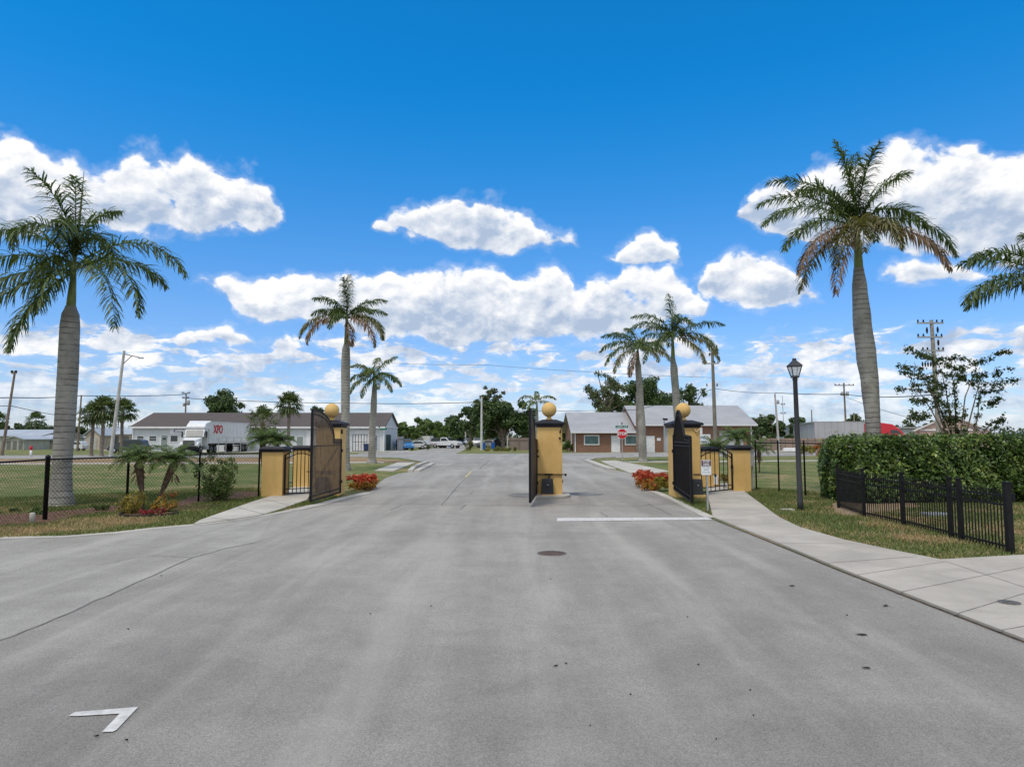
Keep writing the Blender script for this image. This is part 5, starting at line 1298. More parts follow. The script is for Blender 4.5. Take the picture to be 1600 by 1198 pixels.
def gable_roof(x0, x1, y0, y1, ze, zr, ov=.5, th=.18, side=.35):
    ym = (y0 + y1) / 2; mb = MB(); sl = (zr - ze) / (ym - y0); za = ze - ov * sl
    for (ya, sgn) in ((y0 - ov, 1), (y1 + ov, -1)):
        vs = [(x0 - side, ya, za), (x1 + side, ya, za), (x1 + side, ym, zr), (x0 - side, ym, zr)]
        mb.add(vs + [(a, b, c + th) for a, b, c in vs], [(3, 2, 1, 0), (4, 5, 6, 7), (0, 1, 5, 4), (1, 2, 6, 5), (2, 3, 7, 6), (3, 0, 4, 7)])
    return mb
def house_shell(x0, x1, y0, y1, ze, zr):
    ym = (y0 + y1) / 2
    v = [(x0, y0, 0), (x1, y0, 0), (x1, y1, 0), (x0, y1, 0), (x0, y0, ze), (x1, y0, ze), (x1, y1, ze), (x0, y1, ze), (x0, ym, zr), (x1, ym, zr)]
    return MB().add(v, [(0, 1, 5, 4), (2, 3, 7, 6), (1, 2, 6, 9, 5), (3, 0, 4, 8, 7)])
X = lambda px, Y: (px - 800) / F_PX * Y
# ---- white building with dark roof
def white_building():
    Y0, Y1 = 100.0, 112.0; x0, x1 = X(210, Y0), X(600, Y0); ze, zr = hz(Y0, 666), hz(106, 645)
    t = thing('workshop_building', (0, 0, 0), 'long white sided building with a dark shingle gable roof at the left', 'building')
    house_shell(x0, x1, Y0, Y1, ze, zr - .15).build('wall', M_SIDING, t)
    gable_roof(x0, x1, Y0, Y1, ze, zr - .12, .5, .16, .3).build('roof', M_SHING, t)
    tr = MB(); tr.box(((x0 + x1) / 2, Y0 - .52, ze - .16), (x1 - x0 + .6, .08, .26)); tr.box((x1 + .06, Y0 + 6, ze - .05), (.10, 12.4, .22)); tr.box((x1 + .03, Y0 - .03, ze / 2), (.16, .16, ze)); tr.box((x0 - .03, Y0 - .03, ze / 2), (.16, .16, ze)); tr.build('fascia', M_TRIM, t)
    for a, b in ((216, 227), (235, 247)): window(t, X((a + b) / 2, Y0), hz(Y0, 685), (b - a) * Y0 / F_PX, .78, Y0, gm_=M_GLASS, mull=1)
    window(t, X(274, Y0), hz(Y0, 685), 1.15, .95, Y0, gm_=M_GLASS)
    window(t, X(425, Y0), hz(Y0, 687), 1.1, .6, Y0, gm_=M_GLASS); window(t, X(455.5, Y0), hz(Y0, 684.5), 1.25, .75, Y0, gm_=mat('green_glass', (.09, .13, .08), .2, var=.3, scale=2))
    door(t, X(259, Y0), 2.3, .95, Y0, M_DOORG, light=True); door(t, X(470, Y0), 2.1, .95, Y0, M_DOORG)
    for a, b in ((480, 500), (555, 581)):
        g_ = MB(); w_ = (b - a) * Y0 / F_PX; g_.box((X((a + b) / 2, Y0), Y0 - .03, 1.5), (w_, .05, 3.0))
        for k in range(5): g_.box((X((a + b) / 2, Y0), Y0 - .06, .3 + k * .6), (w_, .02, .04))
        g_.build('roller_door', M_TRIM, t)
    door(t, X(586, Y0), 2.3, .9, Y0, mat('door_blue_grey', (.20, .24, .27), .6), light=True)
    gx = MB(); gx.box((x1 + .03, Y0 + 3.6, 1.25), (.05, 3.6, 2.3))
    for k in range(5): gx.box((x1 + .08, Y0 + 1.8 + k * .9, 1.25), (.04, .08, 2.3))
    gx.build('barred_door', M_DGREEN, t)
    s_ = MB().box((X(281, Y0) + .2, Y0 - .06, hz(Y0, 671.5)), (3.0, .06, 1.15)).build('wall_sign', M_SIGNW, t)
    pu = mat('sign_purple', (.045, .02, .16), .5, var=0)
    text_obj('J', .85, pu, s_, (X(274.5, Y0), Y0 - .10, hz(Y0, 670)), (R(90), 0, 0), bold=.02)
    text_obj('AUTO REPAIR', .30, pu, s_, (X(284.5, Y0) + .1, Y0 - .10, hz(Y0, 669.5)), (R(90), 0, 0), bold=.01)
    text_obj('& SERVICE', .22, pu, s_, (X(281, Y0), Y0 - .10, hz(Y0, 675)), (R(90), 0, 0))
white_building()
# cage in front of the door and railing by the truck
def railing(name, x0, x1, Y, h, label, n, cage=False, z0=0.0):
    t = thing(name, (x0, Y, 0), label, 'railing'); L = x1 - x0; m_ = M_BLACK if cage else M_GREY
    fr = MB()
    for z in ((.05, h) if cage else (h * .55, h)): fr.bar((0, 0, z + z0), (L, 0, z + z0), .07)
    if cage: fr.bar((0, 0, h * .55), (L, 0, h * .55), .06)
    fr.build('rails', m_, t)
    for i in range(n): MB().bar((L * i / (n - 1), 0, 0), (L * i / (n - 1), 0, h + z0), .07).build('post', m_, t)
railing('security_cage', X(554, 99), X(576, 99), 98.2, 2.4, 'black barred screen before the roller door of the white building', 6, True)
railing('loading_rail', X(346, 84), X(392, 84), 83.5, 1.1, 'grey pipe railing beside the trailer wheels', 5, z0=.9)
# ---- brick building
def brick_building():
    Y0 = 93.0; t = thing('brick_building', (0, 0, 0), 'brown brick office with two pale metal roofs right of the middle pillar', 'building')
    xa, xb, xc = X(897.6, Y0), X(993, Y0), X(1173, Y0)
    ze1, zr1 = hz(Y0, 673.5), hz(101, 643.5); ze2, zr2 = hz(Y0, 662), hz(100.5, 633)
    house_shell(xa, xb - .03, Y0, Y0 + 16, ze1, zr1 - .2).build('wall', M_BRICK, t)
    house_shell(xb, xc, Y0 + .01, Y0 + 15, ze2, zr2 - .2).build('wall', M_BRICK, t)
    gable_roof(xa - .1, xb - .4, Y0, Y0 + 16, ze1, zr1 - .18, .6, .14, .5).build('roof', M_TIN, t)
    gable_roof(xb + .2, xc + .2, Y0, Y0 + 15, ze2, zr2 - .18, .6, .14, .5).build('roof', M_TIN, t)
    tr = MB(); tr.box(((xa + xb) / 2 - .3, Y0 - .66, ze1 - .16), (xb - xa + .6, .10, .2)); tr.box(((xb + xc) / 2 + .2, Y0 - .66, ze2 - .18), (xc - xb + .9, .10, .2)); tr.build('gutter', M_TRIM, t)
    for x_, z_ in ((xa + .06, ze1), (xc - .06, ze2)): MB().box((x_, Y0 - .10, z_ / 2), (.13, .12, z_)).build('downspout', M_TRIM, t)
    MB().box((xa - .06, Y0 + 4.5, ze1 / 2), (.1, .5, ze1)).build('pilaster', M_TRIM, t)
    MB().box((X(1044.5, Y0), Y0 - .05, 1.65), (1.5, .10, 3.3)).build('grey_panel', mat('panel_grey', (.40, .43, .45), .6, var=.05), t)
    for a, b in ((912, 936), (975.5, 994.5)): window(t, X((a + b) / 2, Y0), hz(Y0, 687.3), (b - a - 1.5) * Y0 / F_PX, 1.22, Y0, frame=.14)
    door(t, X(961.3, Y0), 2.15, 1.0, Y0, M_WHITE); door(t, X(1015.5, Y0), 2.1, .95, Y0, M_WHITE)
    MB().box((X(1028.5, Y0), Y0 - .04, hz(Y0, 686.3)), (.5, .05, .38)).build('plaque', M_SIGNW, t)
    for a, b in ((1123, 1160),):
        MB().box((X((a + b) / 2, Y0), Y0 - .03, 1.45), ((b - a) * Y0 / F_PX, .06, 2.9)).build('roller_door', mat('roller_grey', (.42, .43, .42), .6, var=.1), t)
    MB().box((xa + 7, Y0 + 10, zr1 + .1), (.4, .4, .5)).build('vent', M_GREY, t)
brick_building()
def yard_sign():
    Y = 84; t = thing('yard_sign', on(1096, Y), 'white and blue board sign on posts in front of the brick building', 'sign')
    w_ = 26 * Y / F_PX; zc = hz(Y, 686); b = MB().box((0, 0, zc), (w_, .06, 1.2)).build('board', M_SIGNW, t)
    bl = mat('sign_blue', (.05, .18, .40), .5, var=.1)
    text_obj('AUTO', .42, bl, b, (-.15, -.04, zc + .15), (R(90), 0, 0), bold=.01); text_obj('BODY SHOP', .20, bl, b, (-.05, -.04, zc - .25), (R(90), 0, 0))
    for s in (-1, 1): MB().box((s * w_ / 2, 0, zc / 2), (.09, .09, zc)).build('post', M_WOODP, t)
    MB().box((-.1, -.02, zc + 1.0), (.28, .05, .8)).build('top_plate', M_SIGNW, t)
yard_sign()
def wall_lamp():
    Y = 91; t = thing('flood_lamp', on(1037.5, Y), 'dark flood lamp on a grey pole before the brick building', 'lamp'); z = hz(Y, 655)
    MB().tube([(0, 0, 0), (0, 0, z)], .10, 8).build('pole', M_GREY, t); MB().box((.22, -.05, z), (.42, .3, .26)).build('lamp_head', M_BLACK, t); MB().box((-.08, 0, z + .05), (.2, .2, .2)).build('sensor', M_BLACK, t)
wall_lamp()
# ---- far left sheds
def shed(x0, x1, Y, dep, ze, zr, wallm, roofm, label, axis='x', doors=0, dm=None):
    t = thing('storage_shed', ((x0 + x1) / 2, Y, 0), label, 'shed', None); w_ = (x1 - x0) / 2
    if axis == 'x':
        house_shell(-w_, w_, 0, dep, ze, zr).build('wall', wallm, t); gable_roof(-w_, w_, 0, dep, ze, zr, .4, .12, .3).build('roof', roofm, t)
    else:
        v = [(-w_, 0, 0), (w_, 0, 0), (w_, 0, ze), (0, 0, zr), (-w_, 0, ze)]; MB().extr(v, (0, dep, 0)).build('wall', wallm, t)
        rf = MB()
        for s in (-1, 1):
            a = [(s * (w_ + .35), -.3, ze - .12), (0, -.3, zr + .06), (0, -.3, zr + .2), (s * (w_ + .35), -.3, ze + .02)]; rf.extr(a, (0, dep + .6, 0))
        rf.build('roof', roofm, t)
    for k in range(doors):
        MB().box((-w_ + (k + .5) * 2 * w_ / doors, -.03, ze * .42), (2 * w_ / doors * .62, .05, ze * .84)).build('door', dm or M_DOORG, t)
    return t
Yb = 108.0
shed(X(-70, 122), X(66, 122), 122, 12, hz(122, 681), hz(128, 672), M_SHEDW, M_TIN2, 'wide shed with pale metal roof at the far left edge', doors=4, dm=mat('shed_door', (.30, .31, .27), .7))
shed(X(12, 108), X(40, 108), 108, 6, hz(108, 686), hz(108, 682.5), M_SHEDW, M_TIN2, 'small beige shed with double door near the left edge', 'y', doors=3, dm=mat('shed_door_dark', (.16, .17, .15), .7))
shed(X(58, 116), X(88, 116), 116, 8, hz(116, 685), hz(120, 680), M_SHEDW, M_TIN2, 'low grey carport shed right of the small beige shed', doors=2, dm=mat('shed_door_dark', (.16, .17, .15), .7))
shed(X(136, 112), X(158, 112), 112, 9, hz(112, 680), hz(112, 670), M_TAN, M_TIN2, 'tan gabled shed behind the three fan palms', 'y', doors=1, dm=M_SHEDW)
shed(X(160, 116), X(206, 116), 116, 9, hz(116, 678), hz(120, 669), M_TAN, M_TIN2, 'tan shed with metal roof behind the light pole', doors=3, dm=mat('shed_door_dark', (.16, .17, .15), .7))
shed(X(108, 150), X(134, 150), 150, 8, hz(150, 684), hz(154, 680), M_WHITE, M_TIN2, 'far white shed between the left palm and the fan palms')
# ---- right side: long corrugated building, house with white gable
t = thing('warehouse', (0, 0, 0), 'long low corrugated grey building behind the hedge', 'building')
A_, B_ = on(1265, 150), on(1360, 104); d_ = (B_ - A_).normalized(); nn_ = Vector((-d_.y, d_.x, 0))
if nn_.y < 0: nn_ = -nn_
cm = thing('tmp', (0, 0, 0), 'x', 'x'); bpy.data.objects.remove(cm)
z1a, z1b = hz(150, 669), hz(104, 660)
wl = MB(); vs = [A_, B_, B_ + nn_ * 8, A_ + nn_ * 8]
wl.add([(p.x, p.y, 0) for p in vs] + [(vs[0].x, vs[0].y, z1a), (vs[1].x, vs[1].y, z1b), (vs[2].x, vs[2].y, z1b), (vs[3].x, vs[3].y, z1a)], [(3, 2, 1, 0), (4, 5, 6, 7), (0, 1, 5, 4), (1, 2, 6, 5), (2, 3, 7, 6), (3, 0, 4, 7)])
wl.build('wall', M_CORR, t)
rfm = MB(); rfm.bar(Vector((A_.x, A_.y, z1a + .1)) + nn_ * 4, Vector((B_.x, B_.y, z1b + .1)) + nn_ * 4, 8.4, .2); rfm.build('roof', M_GREY, t)
t = thing('low_building', on(1425, 120), 'flat roofed pale building far behind the hedge, right of the red truck', 'building')
w_ = 75 * 120 / F_PX; MB().box((0, 4, hz(120, 670) / 2), (w_, 8, hz(120, 670))).build('wall', M_CORR, t); MB().box((0, 4, hz(120, 669) + .1), (w_ + .6, 8.6, .3)).build('roof', M_GREY, t)
t = thing('gabled_house', on(1485, 95), 'white gabled house roof just showing over the hedge', 'house')
sc62 = 95 / F_PX * .85; za, zb = hz(95, 672), hz(95, 648); t.rotation_euler = (0, 0, R(-33))
MB().extr([(-58 * sc62, 0, 0), (58 * sc62, 0, 0), (58 * sc62, 0, za), (0, 0, zb - .2), (-58 * sc62, 0, za)], (0, 9, 0)).build('wall', mat('peach_wall', (.58, .42, .36), .8, var=.05), t)
rf = MB()
for s in (-1, 1): rf.extr([(s * 62 * sc62, -.4, za - .3), (0, -.4, zb - .1), (0, -.4, zb + .1), (s * 62 * sc62, -.4, za - .05)], (0, 10, 0))
rf.build('roof', M_TRIM, t)
MB().box((0, -.1, za + .05), (100 * sc62, .12, .22)).build('cornice', M_TRIM, t)
# ---- fences
def board_fence(px0, px1, Y0_, Y1_, pyt, label, m_, n):
    A, B = on(px0, Y0_), on(px1, Y1_); ang = math.atan2((B - A).y, (B - A).x); L = (B - A).length
    t = thing('board_fence', A, label, 'fence', rz=ang); z = hz(Y0_, pyt)
    MB().box((L / 2, 0, z / 2), (L, .06, z)).build('boards', m_, t)
    for i in range(n): MB().box((L * i / (n - 1), -.07, z / 2 + .03), (.12, .10, z + .06)).build('post', M_WOODP, t)
    MB().bar((0, -.05, z * .82), (L, -.05, z * .82), .10).build('rail', M_WOODP, t)
board_fence(796, 840, 108, 108, 684, 'grey brown board fence left of the middle pillar', M_WFENCE, 4)
board_fence(1174, 1196, 99, 99, 687, 'short dark board fence at the corner of the brick building', M_WFENCE, 3)
board_fence(1192, 1320, 106, 101, 684.5, 'long tan board fence with posts behind the tall wire fence', M_WFENCE2, 12)
board_fence(622, 631, 101, 106, 682, 'pale grey board fence at the right end of the white building', mat('pale_boards', (.36, .39, .42), .7, var=.1), 2)
o = MB().box((0, 0, 1.15), (.22, .22, 2.3)).build('fence_post', M_CPOLE); o.location = on(793, 108); tag(o, 'pale square post at the left end of the grey brown fence', 'post')
# ---- vehicles
def wheel(t, x, y, r, w_, rim=True):
    def ly(prof, mb):
        n = 16; vs = []; fs = []
        for rr_, yy in prof:
            for k in range(n): a = 2 * math.pi * k / n; vs.append((x + rr_ * math.cos(a), y + yy, r + rr_ * math.sin(a)))
        for i in range(len(prof) - 1):
            for k in range(n): a = i * n + k; b = i * n + (k + 1) % n; fs.append((a, b, b + n, a + n))
        fs.append(tuple(range(n))); fs.append(tuple(range((len(prof) - 1) * n, len(prof) * n))); mb.add(vs, fs, True); return mb
    o = ly([(r * .6, -w_ / 2), (r * .95, -w_ / 2), (r, -w_ * .35), (r, w_ * .35), (r * .95, w_ / 2), (r * .6, w_ / 2)], MB()).build('wheel', M_TYRE, t)
    ly([(r * .2, -w_ * .56), (r * .55, -w_ * .52), (r * .58, w_ * .52), (r * .2, w_ * .56)], MB()).build('rim', M_GREY, o)
def car(loc, rz, label, body, kind='suv', cat='car', scale=1.0, group=None, name='parked_car'):
    """length along local x, front at +x"""
    t = thing(name, loc, label, cat, group, rz, scale)
    prof = {'suv': ([(-2.2, .35), (-2.25, .95), (-2.1, 1.15), (-1.95, 1.62), (-1.6, 1.74), (.25, 1.74), (1.0, 1.15), (2.0, .98), (2.25, .8), (2.28, .35)], [(-1.85, 1.18), (-1.75, 1.56), (.2, 1.62), (.82, 1.17)]),
            'sedan': ([(-2.25, .32), (-2.3, .85), (-1.9, 1.0), (-1.35, 1.38), (-.1, 1.42), (.75, .98), (2.0, .88), (2.3, .65), (2.3, .32)], [(-1.6, 1.0), (-1.25, 1.3), (-.12, 1.34), (.6, 1.0)]),
            'pickup': ([(-2.8, .5), (-2.85, 1.15), (-.75, 1.17), (-.65, 1.80), (-.3, 1.86), (.45, 1.86), (1.1, 1.28), (2.5, 1.15), (2.75, .9), (2.75, .5)], [(-.55, 1.25), (-.45, 1.72), (.4, 1.74), (.95, 1.28)])}[kind]
    out, win = prof; W_ = .92
    MB().extr([(x, -W_, z) for x, z in out], (0, 2 * W_, 0)).build('body', body, t, bevel=.06)
    wn = MB()
    for s in (-1, 1): wn.extr([(x, s * (W_ + .012) - (.01 if s > 0 else 0), z) for x, z in win], (0, .01, 0))
    wn.build('side_windows', M_GLASS, t)
    # windscreen
    (xa, za), (xb, zb) = out[5], out[6]
    if kind == 'sedan': (xa, za), (xb, zb) = out[4], out[5]
    ws = MB(); ws.add([(xa + .10, -W_ * .86, za - .05), (xb - .06, -W_ * .9, zb + .05), (xb - .06, W_ * .9, zb + .05), (xa + .10, W_ * .86, za - .05)], [(0, 1, 2, 3)])
    for v in range(len(ws.v)): ws.v[v] = (ws.v[v][0] + .035, ws.v[v][1], ws.v[v][2] + .035)
    ws.build('windscreen', M_GLASS, t)
    xf = out[-2][0]; 
    for s in (-1, 1):
        MB().box((xf - .02, s * .66, out[-2][1] - .02), (.12, .36, .16)).build('headlight', mat('lamp_lens', (.75, .77, .8), .2, var=0), t)
        MB().box((out[1][0] + .01, s * .76, out[1][1] - .06), (.08, .2, .22)).build('tail_light', M_RED, t)
    MB().box((out[0][0] - .02, 0, .45), (.14, 1.8, .2)).build('bumper', M_GREY, t)
    ax = 1.75 if kind == 'pickup' else 1.4; r = .40 if kind == 'pickup' else .34
    for a in (-ax, ax):
        for s in (-1, 1): wheel(t, a, s * (W_ - .10), r, .24)
    return t
B_ = lambda n, c: mat(n, c, .25, var=.03, spec=.6)
car(on(204, 88), R(185), 'dark green grey car behind the small date palm fronds', B_('car_dark', (.045, .055, .06)), 'suv')
car(on(633, 108), R(-65), 'bright blue car nosing out by the pale fence', B_('car_blue', (.03, .20, .50)), 'suv')
car(on(646, 114), R(200), 'white parked car just right of the blue car', B_('car_white', (.66, .67, .68)), 'sedan')
car(on(655, 122), R(170), 'silver parked car behind the dark mailbox', B_('car_silver', (.45, .46, .47)), 'sedan')
car(on(680, 126), R(10), 'black pickup bed truck left of the white pickup', B_('car_black', (.03, .03, .032)), 'pickup', 'pickup truck')
car(on(698, 124), R(-28), 'white pickup truck with dark front behind the blue bins', B_('car_white', (.66, .67, .68)), 'pickup', 'pickup truck', scale=1.05)
car(on(719, 172), R(-75), 'small dark blue car far up the side street', B_('car_navy', (.04, .06, .12)), 'suv')
car(on(728, 190), R(-80), 'dark car farthest up the side street', B_('car_black', (.03, .03, .032)), 'suv')
car(on(723.5, 180), R(-78), 'white car between the two dark cars up the side street', B_('car_white', (.66, .67, .68)), 'sedan')
car(on(748, 150), R(-100), 'white vehicle beside the foot of the white pole', B_('car_white', (.66, .67, .68)), 'pickup', 'pickup truck')
car(on(760, 132), R(175), 'pale car partly hidden behind the big tree trunk', B_('car_cream', (.58, .56, .52)), 'sedan')
car(on(788, 128), R(10), 'dark car in the shade right of the big tree trunk', B_('car_black', (.03, .03, .032)), 'suv')
car(on(772, 136), R(5), 'white car behind the big tree trunk', B_('car_white', (.66, .67, .68)), 'sedan')
car(on(118, 104), R(180), 'white golf-cart sized vehicle by the far left sheds', B_('car_white', (.66, .67, .68)), 'suv', scale=.8)
# box trailer farther up
t = thing('box_trailer', on(664, 136), 'small white box trailer parked under the trees on the side street', 'trailer', rz=R(-20), scale=.72)
MB().box((0, 0, 1.9), (4.2, 2.2, 2.3)).build('box', M_WHITE, t, bevel=.05)
for s in (-1, 1): wheel(t, .2, s * 1.0, .36, .25)
MB().bar((2.1, 0, .6), (3.2, 0, .5), .12).build('tow_bar', M_GREY, t)
# bins
def bin_(px, Y, label, m_=None):
    t = thing('wheeled_bin', on(px, Y), label, 'bin', 'wheeled bins')
    MB().box((0, 0, .52), (.55, .6, .95), taper=1.18).build('body', m_ or M_BLUEBIN, t, bevel=.03)
    MB().box((0, -.02, 1.04), (.70, .78, .09)).build('lid', m_ or M_BLUEBIN, t, bevel=.02)
    for s in (-1, 1): 
        MB().box((s * .28, .3, .12), (.08, .24, .24)).build('wheel', M_TYRE, t, bevel=.03)
bin_(690, 133, 'bright blue wheeled bin at the left kerb of the side street, nearest'); bin_(703, 140, 'bright blue wheeled bin at the left kerb behind the nearest one')
bin_(718, 158, 'dark green wheeled bin farther up the side street', mat('green_plastic', (.02, .13, .09), .5, var=.1)); bin_(755.5, 112, 'dark blue wheeled bin beside the white pole'); bin_(770.5, 116, 'blue wheeled bin in front of the big tree trunk')
bin_(573, 98.5, 'navy bin standing inside the black barred screen', mat('navy_plastic', (.02, .05, .12), .5, var=.1))
# ---- lorry
def lorry():
    W2 = 1.3; zt = 4.05
    t = thing('semi_truck', (X(306, 85), 86, 0), 'white articulated lorry with red XPO letters on its trailer', 'truck')
    tr = MB().box((0, 6.6, (zt + 1.25) / 2), (2.6, 13.0, zt - 1.25)).build('trailer', M_WHITE, t, bevel=.04)
    rb_ = MB()
    for k in range(27): rb_.box((1.31, .3 + k * .48, (zt + 1.25) / 2), (.03, .05, zt - 1.35))
    rb_.box((1.315, 6.6, 1.30), (.05, 13, .14)); rb_.box((1.315, 6.6, zt - .06), (.05, 13, .12)); rb_.build('side_posts', mat('post_grey', (.58, .59, .60), .5, var=.05), tr)
    text_obj('XPO', 1.45, M_RED, tr, (1.345, 2.6, 3.0), (R(90), 0, R(90)), .01, xscale=.92, bold=.035)
    ch = MB(); ch.box((0, 6.5, 1.08), (1.0, 12.6, .22)); ch.box((.9, 3.0, .6), (.12, .14, 1.1)); ch.box((-.9, 3.0, .6), (.12, .14, 1.1)); ch.box((0, 12.9, .75), (2.2, .1, .12)); ch.build('trailer_frame', M_BLACK, t)
    cab = thing('x', (0, 0, 0), 'x', 'x'); bpy.data.objects.remove(cab)
    rot = Matrix.Rotation(R(8), 3, 'Z')
    def tf(mb): mb.v = [tuple(rot @ Vector(p) + Vector((.35, 0, 0))) for p in mb.v]; return mb
    # day cab with hood: forward = -y
    c = MB().extr([(-1.12, -1.2, .95), (-1.12, -1.25, 2.0), (-1.12, -3.0, 2.05), (-1.12, -2.5, 2.95), (-1.12, -1.1, 3.02), (-1.12, -1.0, .95)], (2.24, 0, 0)); tf(c).build('cab', M_WHITE, t, bevel=.06)
    h = MB(); h.add([(-1.0, -3.0, .95), (1.0, -3.0, .95), (1.02, -3.0, 2.02), (-1.02, -3.0, 2.02), (-.82, -4.75, .95), (.82, -4.75, .95), (.72, -4.7, 1.72), (-.72, -4.7, 1.72)], [(0, 1, 2, 3), (7, 6, 5, 4), (0, 4, 5, 1), (1, 5, 6, 2), (2, 6, 7, 3), (3, 7, 4, 0)])
    tf(h).build('hood', M_WHITE, t, bevel=.10)
    for s in (-1, 1):
        f = MB(); pr = [(s * 1.02, -4.72, .80), (s * 1.02, -4.85, 1.1), (s * 1.02, -4.5, 1.42), (s * 1.02, -3.9, 1.52), (s * 1.02, -3.3, 1.35), (s * 1.02, -3.05, .9), (s * 1.02, -3.35, .9), (s * 1.02, -3.6, 1.2), (s * 1.02, -4.1, 1.2), (s * 1.02, -4.4, .8)]
        f.extr([(x - (.22 if s > 0 else .02), y, z) for x, y, z in pr], (.24, 0, 0)); tf(f).build('fender', M_WHITE, t, bevel=.03)
        tf(MB().box((s * .95, -4.86, 1.13), (.34, .12, .22))).build('headlight', mat('lamp_lens', (.75, .77, .8), .2, var=0), t, bevel=.02)
        m_ = MB(); m_.box((s * 1.42, -2.7, 2.35), (.10, .22, .75)); m_.bar((s * 1.12, -2.6, 2.5), (s * 1.42, -2.7, 2.5), .04); tf(m_).build('mirror', M_BLACK, t)
        sw = MB(); sw.extr([(s * 1.125 - (.0 if s > 0 else .01), -1.6, 2.1), (s * 1.125 - (.0 if s > 0 else .01), -2.75, 2.1), (s * 1.125 - (.0 if s > 0 else .01), -2.42, 2.78), (s * 1.125 - (.0 if s > 0 else .01), -1.6, 2.8)], (.012, 0, 0)); tf(sw).build('door_window', M_GLASS, t)
    ws = MB().add([(-.95, -3.02, 2.12), (.95, -3.02, 2.12), (.95, -2.56, 2.88), (-.95, -2.56, 2.88)], [(0, 1, 2, 3)]); ws.v = [(x, y - .05, z + .02) for x, y, z in ws.v]; tf(ws).build('windscreen', mat('screen_glass', (.07, .10, .12), .3, var=.3, scale=2, spec=.3), t)
    tf(MB().box((0, -4.80, 1.36), (1.30, .08, .62))).build('grille', mat('grille_grey', (.10, .10, .11), .5, var=.2, scale=20), t, bevel=.02)
    tf(MB().box((0, -4.92, .72), (2.2, .28, .40))).build('bumper', M_BLACK, t, bevel=.05)
    fa = MB(); fa.add([(-1.15, -2.35, 3.02), (1.15, -2.35, 3.02), (1.15, -.2, 3.02), (-1.15, -.2, 3.02), (-1.05, -1.9, 3.72), (1.05, -1.9, 3.72), (1.25, -.4, 4.08), (-1.25, -.4, 4.08), (-1.1, -2.45, 3.3), (1.1, -2.45, 3.3)], [(0, 1, 9, 8), (8, 9, 5, 4), (4, 5, 6, 7), (1, 2, 6, 5, 9), (3, 0, 8, 4, 7), (2, 3, 7, 6), (3, 2, 1, 0)])
    tf(fa).build('wind_deflector', M_WHITE, t, bevel=.05)
    def wh(x, y):
        v = rot @ Vector((x, y, 0)) + Vector((.35, 0, 0)); wheel2(t, v.x, v.y, .5, .32)
    def wheel2(t, x, y, r, w_):
        mb = MB(); n = 16; vs = []
        for xx, rr_ in ((-w_ / 2, r * .92), (-w_ * .4, r), (w_ * .4, r), (w_ / 2, r * .92)):
            vs += [(x + xx, y + rr_ * math.cos(2 * math.pi * k / n), r + rr_ * math.sin(2 * math.pi * k / n)) for k in range(n)]
        fs = [(i * n + k, i * n + (k + 1) % n, (i + 1) * n + (k + 1) % n, (i + 1) * n + k) for i in range(3) for k in range(n)] + [tuple(range(n)), tuple(range(3 * n, 4 * n))]
        o = mb.add(vs, fs, True).build('wheel', M_TYRE, t)
        s = 1 if x > 0 else -1; rm = MB(); vs = []
        for xx, rr_ in ((0, r * .55), (.03, r * .5), (-.05, r * .2)): vs += [(x + s * (w_ / 2 + xx), y + rr_ * math.cos(2 * math.pi * k / n), r + rr_ * math.sin(2 * math.pi * k / n)) for k in range(n)]
        rm.add(vs, [(i * n + k, i * n + (k + 1) % n, (i + 1) * n + (k + 1) % n, (i + 1) * n + k) for i in range(2) for k in range(n)] + [tuple(range(2 * n, 3 * n))], True).build('rim', M_GREY, o)
    for s in (-1, 1): wh(s * .98, -3.85)
    for y in (.9, 2.1, 11.2, 12.4):
        for s in (-1, 1): wheel2(t, s * 1.05, y, .5, .42)
    tf(MB().box((0, -1.4, .8), (.9, 6.5, .25))).build('chassis', M_BLACK, t)
    tf(MB().box((1.0, -1.5, .75), (.45, 1.3, .5))).build('fuel_tank', M_GREY, t, bevel=.08)
lorry()
def red_truck():
    Y = 95; t = thing('red_truck', on(1380, Y), 'red sleeper cab lorry roof showing behind the big right palm', 'truck'); s_ = Y / F_PX
    zt = hz(Y, 660)
    MB().extr([(-2.2, -1.2, .9), (-2.2, -1.2, zt - .1), (-1.2, -1.2, zt), (.6, -1.2, zt - .25), (1.6, -1.2, zt - 1.0), (2.1, -1.2, zt - 1.55), (3.6, -1.2, 1.9), (3.8, -1.2, .9)], (0, 2.4, 0)).build('cab', mat('truck_red', (.60, .02, .04), .35, var=.04, spec=.6), t, bevel=.12)
    w_ = MB()
    w_.extr([(.2, -1.22, zt - 1.5), (.25, -1.22, zt - 1.0), (1.2, -1.22, zt - 1.05), (1.7, -1.22, zt - 1.55)], (0, .012, 0)); w_.build('side_window', M_GLASS, t)
    w2 = MB().add([(1.66, -1.0, zt - 1.0), (1.66, 1.0, zt - 1.0), (2.16, 1.0, zt - 1.5), (2.16, -1.0, zt - 1.5)], [(0, 1, 2, 3)]); w2.build('windscreen', M_GLASS, t)
    for a in (-1.4, -.2, 2.9):
        for s in (-1, 1): wheel(t, a, s * 1.05, .5, .3)
    MB().bar((-.2, -1.15, zt - .35), (.6, -1.15, zt - .45), .05).build('trim', M_GREY, t)
red_truck()
